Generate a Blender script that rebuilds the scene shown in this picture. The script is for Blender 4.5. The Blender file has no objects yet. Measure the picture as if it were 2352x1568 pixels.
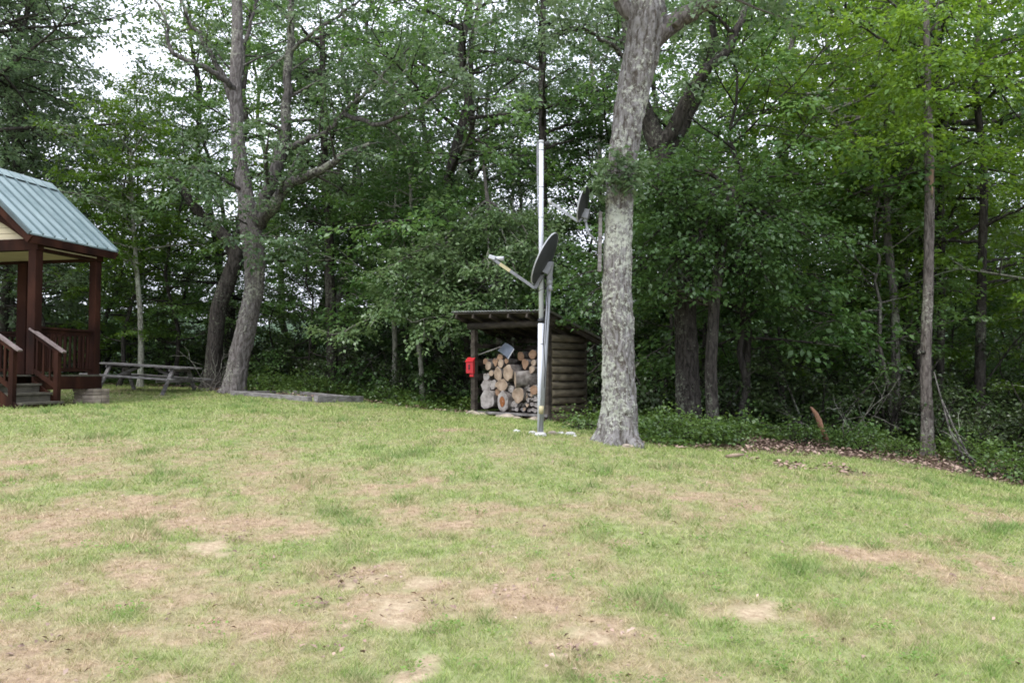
import bpy, bmesh, math, random
import numpy as np
from mathutils import Vector, Matrix

C = bpy.context.scene.collection
SC = bpy.context.scene
R = math.radians
rnd = random.Random(7)
F0, CX, CY, HZ = 1906.0, 1176.0, 784.0, 860.0      # focal length in photo units, image centre, eye level line
PITCH = math.atan((HZ - CY) / F0)

# ------------------------------------------------------------------ camera
cam_d = bpy.data.cameras.new('camera')
cam = bpy.data.objects.new('camera', cam_d); C.objects.link(cam)
cam.location = (0, 0, 1.6); cam.rotation_euler = (R(90) + PITCH, 0, 0)
cam_d.sensor_width = 36.0; cam_d.lens = 36.0 * F0 / 2352.0
cam_d.clip_start = 0.05; cam_d.clip_end = 9000
SC.camera = cam

# ------------------------------------------------------------------ world, sun, exposure
SUN_EL, SUN_AZ = 56.0, 215.0                       # azimuth clockwise from +Y: behind the camera, to the left
w = bpy.data.worlds.new('World'); SC.world = w; w.use_nodes = True
nt = w.node_tree; nt.nodes.clear()
out = nt.nodes.new('ShaderNodeOutputWorld'); bg = nt.nodes.new('ShaderNodeBackground')
sky = nt.nodes.new('ShaderNodeTexSky'); sky.sky_type = 'NISHITA'; sky.sun_disc = False
sky.sun_elevation = R(SUN_EL); sky.sun_rotation = R(SUN_AZ); sky.dust_density = 2.0
tc = nt.nodes.new('ShaderNodeTexCoord')
mp = nt.nodes.new('ShaderNodeMapping'); mp.inputs['Scale'].default_value = (1.6, 1.6, 4.5)
nz = nt.nodes.new('ShaderNodeTexNoise'); nz.inputs['Scale'].default_value = 1.7; nz.inputs['Detail'].default_value = 6
rmp = nt.nodes.new('ShaderNodeValToRGB')
rmp.color_ramp.elements[0].position = 0.34; rmp.color_ramp.elements[0].color = (0.72, 0.72, 0.72, 1)
rmp.color_ramp.elements[1].position = 0.56; rmp.color_ramp.elements[1].color = (0.97, 0.97, 0.97, 1)
mx = nt.nodes.new('ShaderNodeMix'); mx.data_type = 'RGBA'
mx.inputs[7].default_value = (10.4, 10.9, 12.4, 1)   # overcast cloud radiance
nt.links.new(tc.outputs['Generated'], mp.inputs['Vector']); nt.links.new(mp.outputs[0], nz.inputs['Vector'])
nt.links.new(nz.outputs[0], rmp.inputs[0]); nt.links.new(rmp.outputs[0], mx.inputs[0])
sx_ = nt.nodes.new('ShaderNodeSeparateXYZ'); nt.links.new(tc.outputs['Generated'], sx_.inputs[0])
mr_ = nt.nodes.new('ShaderNodeMapRange'); mr_.inputs['From Min'].default_value = 0.0; mr_.inputs['From Max'].default_value = 1.0
mr_.inputs['To Min'].default_value = 0.72; mr_.inputs['To Max'].default_value = 1.75       # overcast sky: brighter overhead than at the horizon
nt.links.new(sx_.outputs['Z'], mr_.inputs['Value'])
vm_ = nt.nodes.new('ShaderNodeVectorMath'); vm_.operation = 'SCALE'
nt.links.new(mx.outputs[2], vm_.inputs[0]); nt.links.new(mr_.outputs[0], vm_.inputs['Scale'])
nt.links.new(sky.outputs[0], mx.inputs[6]); nt.links.new(vm_.outputs[0], bg.inputs['Color'])
bg.inputs['Strength'].default_value = 0.1
nt.links.new(bg.outputs[0], out.inputs['Surface'])

sd = bpy.data.lights.new('sun', 'SUN'); sd.energy = 1.4; sd.angle = R(25); sd.color = (1.0, 0.96, 0.9)
sun = bpy.data.objects.new('sun', sd); C.objects.link(sun)
_d = Vector((math.sin(R(SUN_AZ)) * math.cos(R(SUN_EL)), math.cos(R(SUN_AZ)) * math.cos(R(SUN_EL)), math.sin(R(SUN_EL))))
sun.rotation_euler = (-_d).to_track_quat('-Z', 'Y').to_euler(); sun.location = (0, 0, 30)

SC.view_settings.view_transform = 'Standard'; SC.view_settings.look = 'None'
SC.view_settings.exposure = 0.82; SC.view_settings.gamma = 1.0
SC.render.engine = 'CYCLES'
cy = SC.cycles
cy.max_bounces = 6; cy.diffuse_bounces = 3; cy.glossy_bounces = 2; cy.transmission_bounces = 3
cy.transparent_max_bounces = 4; cy.use_adaptive_sampling = True; cy.adaptive_threshold = 0.02
cy.caustics_reflective = False; cy.caustics_refractive = False
cy.use_denoising = True
cy.filter_width = 1.7

# ------------------------------------------------------------------ helpers
def W(px, py, D):
    """photo point (2352 wide frame) at ground distance D -> world"""
    u = (px - CX) / F0; v = (CY - py) / F0
    yw = math.cos(PITCH) - v * math.sin(PITCH); zw = math.sin(PITCH) + v * math.cos(PITCH)
    return Vector((u * D / yw, D, 1.6 + zw * D / yw))

def tag(o, label=None, cat=None, group=None, kind=None):
    if label: o['label'] = label
    if cat: o['category'] = cat
    if group: o['group'] = group
    if kind: o['kind'] = kind
    return o

ORG = {}
def thing(name, label, cat, loc, group=None, rz=0):
    o = bpy.data.objects.new(name, None); C.objects.link(o)
    o.location = loc; o.rotation_euler = (0, 0, rz); o.empty_display_size = 0.2
    ORG[o.name] = Vector(loc)
    return tag(o, label, cat, group)

def fast_mesh(name, V, F, smooth=False):
    V = np.asarray(V, dtype=np.float32); F = np.asarray(F, dtype=np.int32)
    me = bpy.data.meshes.new(name)
    n, k = F.shape
    me.vertices.add(len(V)); me.vertices.foreach_set('co', V.ravel())
    me.loops.add(n * k); me.loops.foreach_set('vertex_index', F.ravel())
    me.polygons.add(n)
    me.polygons.foreach_set('loop_start', np.arange(0, n * k, k, dtype=np.int32))
    me.polygons.foreach_set('loop_total', np.full(n, k, dtype=np.int32))
    if smooth: me.polygons.foreach_set('use_smooth', np.ones(n, dtype=bool))
    me.update(calc_edges=True); me.validate()
    return me

def link_mesh(name, me, mat, parent=None, loc=None):
    o = bpy.data.objects.new(name, me); C.objects.link(o)
    for m in (mat if isinstance(mat, (list, tuple)) else [mat]): me.materials.append(m)
    if parent: o.parent = parent
    if loc is not None: o.location = loc
    return o

class MB:
    def __init__(s): s.v = []; s.f = []; s.m = []; s.sm = []
    def add(s, vs, fs, mi=0, smooth=False):
        b = len(s.v); s.v += [Vector(v) for v in vs]
        for f in fs: s.f.append([b + i for i in f]); s.m.append(mi); s.sm.append(smooth)
        return s
    def box(s, c, size, M=None, mi=0):
        hx, hy, hz = size[0] / 2, size[1] / 2, size[2] / 2
        vs = [Vector((x, y, z)) for x in (-hx, hx) for y in (-hy, hy) for z in (-hz, hz)]
        if M: vs = [M @ v for v in vs]
        c = Vector(c); vs = [v + c for v in vs]
        return s.add(vs, [(0, 1, 3, 2), (4, 6, 7, 5), (0, 4, 5, 1), (2, 3, 7, 6), (0, 2, 6, 4), (1, 5, 7, 3)], mi)
    def beam(s, p0, p1, wd, ht, up=(0, 0, 1), mi=0):
        p0, p1 = Vector(p0), Vector(p1); d = p1 - p0; L = d.length; d.normalize()
        up = Vector(up)
        if abs(d.dot(up)) > 0.98: up = Vector((0, 1, 0))
        sx = d.cross(up).normalized(); uz = sx.cross(d).normalized()
        M = Matrix((d, sx, uz)).transposed()
        return s.box((p0 + p1) / 2, (L, wd, ht), M, mi)
    def tube(s, pts, rad, k=10, cap=True, mi=0, smooth=True):
        pts = [Vector(p) for p in pts]
        if not hasattr(rad, '__len__'): rad = [rad] * len(pts)
        T = []
        for i in range(len(pts)):
            a = pts[max(0, i - 1)]; b = pts[min(len(pts) - 1, i + 1)]; T.append((b - a).normalized())
        ref = Vector((0, 0, 1)) if abs(T[0].z) < 0.9 else Vector((1, 0, 0))
        nrm = T[0].cross(ref).normalized(); vs = []
        for p, t, r in zip(pts, T, rad):
            nrm = (nrm - t * nrm.dot(t)).normalized(); bn = t.cross(nrm)
            for j in range(k):
                a = 2 * math.pi * j / k; vs.append(p + nrm * math.cos(a) * r + bn * math.sin(a) * r)
        fs = [(i * k + j, i * k + (j + 1) % k, (i + 1) * k + (j + 1) % k, (i + 1) * k + j) for i in range(len(pts) - 1) for j in range(k)]
        s.add(vs, fs, mi, smooth)
        if cap:
            b = len(s.v) - len(vs)
            s.f.append([b + j for j in range(k)][::-1]); s.m.append(mi); s.sm.append(False)
            e = b + (len(pts) - 1) * k
            s.f.append([e + j for j in range(k)]); s.m.append(mi); s.sm.append(False)
        return s
    def build(s, name, mat, parent=None, bevel=0):
        org = ORG.get(parent.name, Vector((0, 0, 0))) if parent else Vector((0, 0, 0))
        if not parent:
            org = sum(s.v, Vector()) / len(s.v); org.z = min(v.z for v in s.v)
        me = bpy.data.meshes.new(name)
        me.from_pydata([tuple(v - org) for v in s.v], [], s.f)
        me.polygons.foreach_set('material_index', s.m); me.polygons.foreach_set('use_smooth', s.sm)
        me.update()
        bm = bmesh.new(); bm.from_mesh(me); bmesh.ops.recalc_face_normals(bm, faces=bm.faces)
        if bevel:
            es = [e for e in bm.edges if len(e.link_faces) == 2 and e.calc_face_angle(0) > 0.6 and not e.smooth is False]
            bmesh.ops.bevel(bm, geom=es, offset=bevel, segments=1, affect='EDGES', clamp_overlap=True)
        bm.to_mesh(me); bm.free()
        o = link_mesh(name, me, mat, parent)
        if parent: ORG[o.name] = org
        else: o.location = org; ORG[o.name] = org
        return o

# ------------------------------------------------------------------ materials
def M_(name):
    m = bpy.data.materials.new(name); m.use_nodes = True
    n = m.node_tree.nodes; l = m.node_tree.links
    return m, n, l, n['Principled BSDF'], n['Material Output']

def noise_mat(name, cols, scale=8, stretch=(1, 1, 1), rough=0.8, bump=0.3, bscale=None, detail=6, spec=0.3, metal=0, dist=0.0, lo=0.3, hi=0.7, bdist=0.01, island=0.0):
    m, n, l, p, o = M_(name)
    t = n.new('ShaderNodeTexCoord'); mp = n.new('ShaderNodeMapping'); mp.inputs['Scale'].default_value = stretch
    z = n.new('ShaderNodeTexNoise'); z.inputs['Scale'].default_value = scale; z.inputs['Detail'].default_value = detail; z.inputs['Distortion'].default_value = dist
    r = n.new('ShaderNodeValToRGB'); el = r.color_ramp.elements
    el[0].position = lo; el[0].color = (*cols[0], 1); el[1].position = hi; el[1].color = (*cols[-1], 1)
    for i, c in enumerate(cols[1:-1]):
        e = el.new(lo + (hi - lo) * (i + 1) / (len(cols) - 1)); e.color = (*c, 1)
    l.new(t.outputs['Object'], mp.inputs[0]); l.new(mp.outputs[0], z.inputs['Vector']); l.new(z.outputs[0], r.inputs[0])
    col = r.outputs[0]
    if island:
        g = n.new('ShaderNodeNewGeometry'); hv = n.new('ShaderNodeHueSaturation'); mr = n.new('ShaderNodeMapRange')
        mr.inputs['To Min'].default_value = 1 - island; mr.inputs['To Max'].default_value = 1 + island
        l.new(g.outputs['Random Per Island'], mr.inputs['Value']); l.new(mr.outputs[0], hv.inputs['Value']); l.new(col, hv.inputs['Color']); col = hv.outputs[0]
    l.new(col, p.inputs['Base Color'])
    p.inputs['Roughness'].default_value = rough; p.inputs['Specular IOR Level'].default_value = spec; p.inputs['Metallic'].default_value = metal
    if bump:
        z2 = n.new('ShaderNodeTexNoise'); z2.inputs['Scale'].default_value = bscale or scale * 2.5; z2.inputs['Detail'].default_value = 5
        b = n.new('ShaderNodeBump'); b.inputs['Strength'].default_value = bump; b.inputs['Distance'].default_value = bdist
        l.new(mp.outputs[0], z2.inputs['Vector']); l.new(z2.outputs[0], b.inputs['Height']); l.new(b.outputs[0], p.inputs['Normal'])
    return m

def bark_mat(name, dark, light, lichen=None, lich_amt=0.5, scale=1.0, peel=None):
    m, n, l, p, o = M_(name)
    t = n.new('ShaderNodeTexCoord'); mp = n.new('ShaderNodeMapping'); mp.inputs['Scale'].default_value = (1, 1, 0.3)
    v = n.new('ShaderNodeTexNoise'); v.inputs['Scale'].default_value = 22 * scale; v.inputs['Detail'].default_value = 7; v.inputs['Distortion'].default_value = 0.6
    r = n.new('ShaderNodeValToRGB'); e = r.color_ramp.elements
    e[0].position = 0.36; e[0].color = (*dark, 1); e[1].position = 0.62; e[1].color = (*light, 1)
    l.new(t.outputs['Object'], mp.inputs[0]); l.new(mp.outputs[0], v.inputs['Vector']); l.new(v.outputs[0], r.inputs[0])
    col = r.outputs[0]
    if lichen:
        a = n.new('ShaderNodeTexNoise'); a.inputs['Scale'].default_value = 15 * scale; a.inputs['Detail'].default_value = 9; a.inputs['Roughness'].default_value = 0.8
        b = n.new('ShaderNodeTexNoise'); b.inputs['Scale'].default_value = 1.1; b.inputs['Detail'].default_value = 2
        s = n.new('ShaderNodeMath'); s.operation = 'MULTIPLY_ADD'; s.inputs[1].default_value = 0.55
        rr = n.new('ShaderNodeValToRGB'); rr.color_ramp.elements[0].position = 0.86 - 0.12 * lich_amt; rr.color_ramp.elements[1].position = 0.93 - 0.12 * lich_amt
        l.new(t.outputs['Object'], a.inputs['Vector']); mb_ = n.new('ShaderNodeMapping'); mb_.inputs['Location'].default_value = (2.3, 5.1, 3.4); l.new(t.outputs['Object'], mb_.inputs[0]); l.new(mb_.outputs[0], b.inputs['Vector'])
        l.new(b.outputs[0], s.inputs[0]); l.new(a.outputs[0], s.inputs[2]); l.new(s.outputs[0], rr.inputs[0])
        mx = n.new('ShaderNodeMix'); mx.data_type = 'RGBA'; mx.inputs[7].default_value = (*lichen, 1)
        l.new(rr.outputs[0], mx.inputs[0]); l.new(col, mx.inputs[6]); col = mx.outputs[2]
    if peel:
        a = n.new('ShaderNodeTexNoise'); a.inputs['Scale'].default_value = 2.2
        l.new(mp.outputs[0], a.inputs['Vector'])
        rr = n.new('ShaderNodeValToRGB'); rr.color_ramp.elements[0].position = 0.68; rr.color_ramp.elements[1].position = 0.72
        l.new(a.outputs[0], rr.inputs[0])
        mx = n.new('ShaderNodeMix'); mx.data_type = 'RGBA'; mx.inputs[7].default_value = (*peel, 1)
        l.new(rr.outputs[0], mx.inputs[0]); l.new(col, mx.inputs[6]); col = mx.outputs[2]
    l.new(col, p.inputs['Base Color']); p.inputs['Roughness'].default_value = 0.92; p.inputs['Specular IOR Level'].default_value = 0.15
    bp = n.new('ShaderNodeBump'); bp.inputs['Strength'].default_value = 0.9; bp.inputs['Distance'].default_value = 0.03
    l.new(v.outputs[0], bp.inputs['Height']); l.new(bp.outputs[0], p.inputs['Normal'])
    return m

def leaf_mat(name, c1, c2, c3, trans=0.40, rough=0.36, spec=0.6):
    m, n, l, p, o = M_(name)
    g = n.new('ShaderNodeNewGeometry'); oi = n.new('ShaderNodeObjectInfo')
    t = n.new('ShaderNodeTexCoord'); z = n.new('ShaderNodeTexNoise'); z.inputs['Scale'].default_value = 0.55; z.inputs['Detail'].default_value = 2
    l.new(t.outputs['Object'], z.inputs['Vector'])
    a = n.new('ShaderNodeMath'); a.operation = 'MULTIPLY_ADD'; a.inputs[1].default_value = 0.45
    l.new(g.outputs['Random Per Island'], a.inputs[0]); l.new(z.outputs[0], a.inputs[2])
    b = n.new('ShaderNodeMath'); b.operation = 'MULTIPLY_ADD'; b.inputs[1].default_value = 0.3
    l.new(oi.outputs['Random'], b.inputs[0]); l.new(a.outputs[0], b.inputs[2])
    r = n.new('ShaderNodeValToRGB'); e = r.color_ramp.elements
    e[0].position = 0.45; e[0].color = (*c1, 1); e[1].position = 1.2; e[1].color = (*c3, 1); e[1].position = 1.0
    k = e.new(0.75); k.color = (*c2, 1)
    l.new(b.outputs[0], r.inputs[0]); l.new(r.outputs[0], p.inputs['Base Color'])
    p.inputs['Roughness'].default_value = rough; p.inputs['Specular IOR Level'].default_value = spec
    tr = n.new('ShaderNodeBsdfTranslucent'); hs = n.new('ShaderNodeHueSaturation'); hs.inputs['Hue'].default_value = 0.48; hs.inputs['Value'].default_value = 1.35; hs.inputs['Saturation'].default_value = 1.1
    l.new(r.outputs[0], hs.inputs['Color']); l.new(hs.outputs[0], tr.inputs['Color'])
    ms = n.new('ShaderNodeMixShader'); ms.inputs[0].default_value = trans
    l.new(p.outputs[0], ms.inputs[1]); l.new(tr.outputs[0], ms.inputs[2]); l.new(ms.outputs[0], o.inputs['Surface'])
    return m

BARK = {
 'oak': bark_mat('bark_oak', (.07, .06, .05), (.225, .215, .212), (.37, .385, .325), 0.66),
 'oak2': bark_mat('bark_oak_grey', (.07, .06, .055), (.17, .155, .15), (.28, .29, .23), 0.35),
 'dark': bark_mat('bark_dark', (.018, .016, .014), (.062, .055, .048), (.15, .16, .12), 0.15),
 'darkgrey': bark_mat('bark_dark_grey', (.035, .032, .030), (.115, .105, .098), (.22, .23, .18), 0.35),
 'grey': bark_mat('bark_grey', (.06, .055, .05), (.17, .155, .14), (.27, .29, .22), 0.4),
 'pale': bark_mat('bark_pale', (.14, .14, .11), (.34, .33, .28), (.40, .42, .34), 0.6),
 'peel': bark_mat('bark_peeling', (.06, .05, .045), (.165, .145, .13), (.28, .28, .23), 0.2, 1.0, (.30, .17, .09)),
}
LEAF = {
 'oak': leaf_mat('leaf_oak', (.052, .098, .042), (.086, .150, .066), (.140, .205, .105)),
 'mid': leaf_mat('leaf_mid', (.046, .105, .030), (.075, .162, .044), (.125, .225, .068)),
 'bright': leaf_mat('leaf_maple', (.064, .135, .020), (.105, .205, .030), (.165, .280, .050), 0.45),
 'dark': leaf_mat('leaf_dark', (.024, .060, .018), (.042, .094, .027), (.072, .140, .040), 0.35),
 'clover': leaf_mat('leaf_clover', (.10, .18, .04), (.15, .25, .06), (.20, .31, .08), 0.35, 0.6, 0.3),
 'spray': leaf_mat('leaf_pale_spray', (.075, .140, .052), (.115, .195, .075), (.175, .260, .115), 0.4),
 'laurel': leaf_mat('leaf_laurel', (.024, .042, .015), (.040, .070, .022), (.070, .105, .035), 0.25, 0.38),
 'cover': leaf_mat('leaf_cover', (.045, .090, .020), (.078, .145, .032), (.125, .205, .050), 0.35),
}
STAIN = noise_mat('stained_wood', [(.009, .0040, .003), (.023, .0088, .0056), (.044, .017, .010)], 3, (1, 1, 0.35), 0.85, spec=0.12, bump=0.25, bscale=30, island=0.15)
TREAD = noise_mat('weathered_tread', [(.055, .050, .038), (.12, .11, .085)], 5, (1, 1, 1), 0.8, 0.3, 30)
GREYWOOD = noise_mat('grey_wood', [(.085, .078, .073), (.16, .15, .145), (.25, .24, .235)], 6, (1, 1, 3), 0.85, 0.35, 30, island=0.15)
RAILCAP = noise_mat('worn_rail', [(.12, .09, .085), (.22, .18, .17)], 9, rough=0.7)
OLDWOOD = noise_mat('shed_wood', [(.015, .012, .009), (.037, .030, .023), (.070, .059, .047)], 5, (1, 1, 2.5), 0.85, 0.4, 25, island=0.15)
LOGWALL = noise_mat('log_siding', [(.045, .038, .024), (.095, .080, .052), (.145, .125, .085)], 4, (1, 1, 4), 0.75, 0.35, 20, island=0.14)
ROOFM = noise_mat('green_roof_metal', [(.17, .235, .245), (.245, .315, .325), (.29, .365, .375)], 2.2, (1, 1, .4), rough=0.38, bump=0.05, spec=0.5, metal=0.15)
ROOFS = noise_mat('roof_seam_shade', [(.10, .15, .16), (.14, .19, .20)], 3, rough=0.4, bump=0, spec=0.5)  # same metal as the panels, with the shade of the seams in its colour
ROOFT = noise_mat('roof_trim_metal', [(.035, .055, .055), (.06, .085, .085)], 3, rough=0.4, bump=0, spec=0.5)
CREAM = noise_mat('cream_siding', [(.42, .36, .24), (.50, .44, .31)], 3, rough=0.7, bump=0.1)
STONE = noise_mat('pier_stone', [(.14, .12, .10), (.30, .25, .20), (.42, .36, .30)], 5, rough=0.9, bump=0.5, bscale=18, island=0.3)
ROCKM = noise_mat('pale_rock', [(.30, .29, .28), (.55, .54, .53)], 9, rough=0.85, bump=0.5, bscale=25, island=0.2)
GALV = noise_mat('galvanised_pipe', [(.55, .57, .63), (.70, .72, .78)], 4, (3, 3, .5), 0.4, 0.04, spec=0.5, metal=0.0)
GALVD = noise_mat('dull_pipe', [(.20, .21, .225), (.31, .32, .34)], 5, (3, 3, .5), 0.5, 0.05, spec=0.5, metal=0.3)
DISHM = noise_mat('dish_back', [(.028, .030, .031), (.045, .047, .049)], 4, rough=0.55, bump=0.02)
DISHR = noise_mat('dish_rim', [(.30, .31, .33), (.42, .43, .45)], 8, rough=0.5, bump=0)
ARMM = noise_mat('arm_metal', [(.14, .145, .155), (.25, .255, .275)], 8, rough=0.45, bump=0.03, metal=0.2)
LNBM = noise_mat('feed_plastic', [(.42, .43, .46), (.52, .53, .56)], 8, rough=0.5, bump=0)
YELLOW = noise_mat('yellow_sticker', [(.34, .30, .17), (.46, .41, .25)], 12, rough=0.6, bump=0)
BLACK = noise_mat('black_plastic', [(.012, .012, .014), (.03, .03, .033)], 8, rough=0.5, bump=0)
RED = noise_mat('red_paint', [(.36, .012, .018), (.50, .020, .028)], 5, rough=0.28, bump=0.03, spec=0.6)
SHOVEL = noise_mat('shovel_blue_grey', [(.075, .09, .125), (.15, .17, .215)], 6, rough=0.4, bump=0.05)
TIN = noise_mat('corrugated_tin', [(.30, .30, .32), (.52, .52, .55)], 4, rough=0.5, bump=0.1, metal=0.3)
CUT = {
 'tan': noise_mat('cut_wood_tan', [(.15, .105, .07), (.30, .225, .165), (.43, .345, .265)], 6, (1, 1, 1), 0.85, 0.3, 40),
 'grey': noise_mat('cut_wood_grey', [(.12, .105, .095), (.28, .255, .24), (.40, .37, .35)], 8, (1, 1, 1), 0.9, 0.3, 40),
 'rot': noise_mat('cut_wood_rot', [(.16, .06, .02), (.30, .12, .05)], 14, (1, 1, 1), 0.95, 0.5, 40),
 'orange': noise_mat('cut_wood_orange', [(.17, .10, .06), (.31, .20, .13)], 8, (1, 1, 1), 0.9, 0.3, 40),
}
LOGBARK = noise_mat('firewood_bark', [(.06, .05, .045), (.17, .15, .135), (.29, .27, .25)], 9, (1, 1, 1), 0.95, 0.7, 30, bdist=.02)
SNAG = noise_mat('snag_wood', [(.12, .065, .04), (.22, .12, .075), (.07, .05, .04)], 6, (1, 1, .4), 0.95, 0.6, 20)

# ------------------------------------------------------------------ terrain
CP = np.array([
 (-9.4, 16.3, 1.0), (-9.0, 18.2, .94), (-9.2,17.2,.96), (-9.0, 14.8, .97), (-11.3, 21.5, 1.22), (-8.0, 20.5, 1.12), (-12.2, 25, 1.3), (-14, 18, 1.15),
 (-6.2, 18.9, 1.13), (-4.3, 17.4, 1.03), (-3.4, 18.6, .98), (-7.0, 21.0, 1.22), (-5.5, 20.5, 1.14), (-.8, 17.2, .76), (.67, 16, .69), (1.6, 17.2, .62), (.4, 11.6, .77),
 (1.45, 11.3, .70), (2.1, 12.0, .57), (2.7, 12.3, .50), (5.1, 13.3, .34), (7.9, 16.0, .10), (7.4, 14.4, .06), (7.84, 12.7, -.12), (9.5, 9, -.35),
 (0, 4.3, 0.0), (-3, 4, .10), (3, 4, -.12), (0, 0, -.1), (-6, 0, .05), (6, 0, -.4), (-6, 9.5, .62), (-2.5, 8, .38), (2.5, 8, .28), (5.5, 8.5, .02), (0, 8, .36),
 (-12, 8, .75), (14, 14, -.5), (14, 22, -.6), (7, 24, -.1), (0, 24, .45), (-6, 27, .95), (-15, 28, 1.3), (-22, 22, 1.6), (-22, 5, 1.0), (16, 2, -1.0), (0, -8, -.5),
 (10, 34, -.6), (-4, 36, .6), (-20, 36, 1.1), (22, 30, -1.4), (-.3, 14, .82), (-4, 13, .87)], dtype=float)
def _phi(r2): return 0.5 * r2 * np.log(r2 + 1e-9)
_n = len(CP)
_K = _phi(((CP[:, None, :2] - CP[None, :, :2]) ** 2).sum(-1)) + np.eye(_n) * 0.6
_P = np.c_[np.ones(_n), CP[:, :2]]
_A = np.block([[_K, _P], [_P.T, np.zeros((3, 3))]])
_S = np.linalg.solve(_A, np.r_[CP[:, 2], np.zeros(3)])
def sstep(a, b, x):
    t = np.clip((x - a) / (b - a), 0, 1); return t * t * (3 - 2 * t)
def vnoise(x, y, seed=0):
    xi = np.floor(x).astype(np.int64); yi = np.floor(y).astype(np.int64); fx = x - xi; fy = y - yi
    fx = fx * fx * (3 - 2 * fx); fy = fy * fy * (3 - 2 * fy)
    def h(a, b):
        k = (a * 374761393 + b * 668265263 + seed * 1442695041) & 0x7fffffff
        k = ((k ^ (k >> 13)) * 1274126177) & 0x7fffffff
        return ((k ^ (k >> 16)) & 0xffff) / 65535.0
    return (h(xi, yi) * (1 - fx) + h(xi + 1, yi) * fx) * (1 - fy) + (h(xi, yi + 1) * (1 - fx) + h(xi + 1, yi + 1) * fx) * fy
def fbm(x, y, seed=0, o=4):
    s = 0; a = .5; t = 0
    for i in range(o):
        s = s + a * vnoise(x * 2 ** i, y * 2 ** i, seed + i); t += a; a *= .5
    return s / t
def hz(x, y):
    x = np.asarray(x, float); y = np.asarray(y, float)
    sh = x.shape; x = x.ravel(); y = y.ravel()
    xc = np.clip(x, -26, 24); yc = np.clip(y, -10, 38)
    z = np.full(x.shape, _S[_n]) + _S[_n + 1] * xc + _S[_n + 2] * yc
    for i in range(_n): z += _S[i] * _phi((xc - CP[i, 0]) ** 2 + (yc - CP[i, 1]) ** 2)
    z += 0.05 * (fbm(x * .7, y * .7, 3) - .5) + 0.35 * (fbm(x * .25, y * .25, 9) - .5) * sstep(20, 34, y)
    d = np.maximum(0, np.hypot(x * .8, y - 8) - 34)
    z = z - 0.32 * d * d / (d + 14) * np.where(d < 300, 1, 1)
    z = np.maximum(z, -75 + 6 * fbm(x / 90, y / 90, 5))
    return z.reshape(sh)
def hz1(x, y): return float(hz(np.array([x]), np.array([y]))[0])

EX = [-60, -40, -12.2, -8.5, -7.6, -6.3, -3.3, -1.2, -.9, .67, 1.15, 1.35, 2.04, 2.7, 5, 7.0, 7.84, 9.5, 12, 16, 60]
EY = [30, 27, 25, 23.4, 21.2, 19.9, 18.5, 17.6, 17.2, 15.9, 14.5, 12.2, 12.0, 12.4, 13.2, 13.7, 12.4, 9, 4, -6, -50]
def edge_d(x, y):
    """positive inside the wood, metres beyond the lawn edge"""
    return (y - np.interp(x, EX, EY)) * np.where(x > 7.5, .5, .9)

# dry patches of the lawn: ground x, y, half size x, y, strength (from the photo)
def gpt(px, py):
    D = 5.0
    for _ in range(30):
        p = W(px, py, D); g = hz1(p.x, p.y); D *= 1 + 0.5 * (p.z - g) / max(.2, 1.6 - g) if False else 1.0
        t = (p.z - g); D += t * D / max(.3, (1.6 - p.z)) * 0.7; D = min(40, max(2, D))
    return W(px, py, D)
DRY = [(300, 1165, 260, 40, 1.0), (560, 1210, 300, 30, .9), (90, 1200, 200, 30, .8), (450, 1085, 220, 14, .5), (900, 1160, 260, 25, .55), (470, 1390, 300, 55, .75),
       (900, 1400, 160, 40, .9), (760, 1330, 180, 30, .6), (1250, 1300, 330, 40, .55), (1350, 1450, 240, 35, .7), (200, 1480, 260, 50, .7), (1010, 1120, 200, 12, .4),
       (1730, 1400, 160, 18, .6), (1750, 1128, 60, 5, .6), (2250, 1280, 160, 30, .6), (1050, 988, 60, 4, .7), (350, 1030, 60, 5, .5), (1450, 1100, 80, 6, .4), (2050, 1450, 220, 40, .35), (1300, 1180, 200, 14, .35),
       (1500, 1540, 400, 40, .45), (700, 1520, 220, 35, .6)]
DRYW = []
for px, py, sx, sy, s in DRY:
    a = gpt(px, py); b = gpt(px + sx, py); c = gpt(px, py - sy)
    DRYW.append((a.x, a.y, abs(b.x - a.x) + .05, abs(c.y - a.y) + .12, s))
BAREW = [(gpt(px, py), r) for px, py, r in [(905, 1405, .34), (1365, 1455, .2), (785, 1338, .16), (465, 1262, .22), (860, 1325, .12), (1725, 1402, .2), (970, 1340, .13), (975, 1530, .22), (1290, 1510, .15), (1140, 1372, .12)]]
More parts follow.
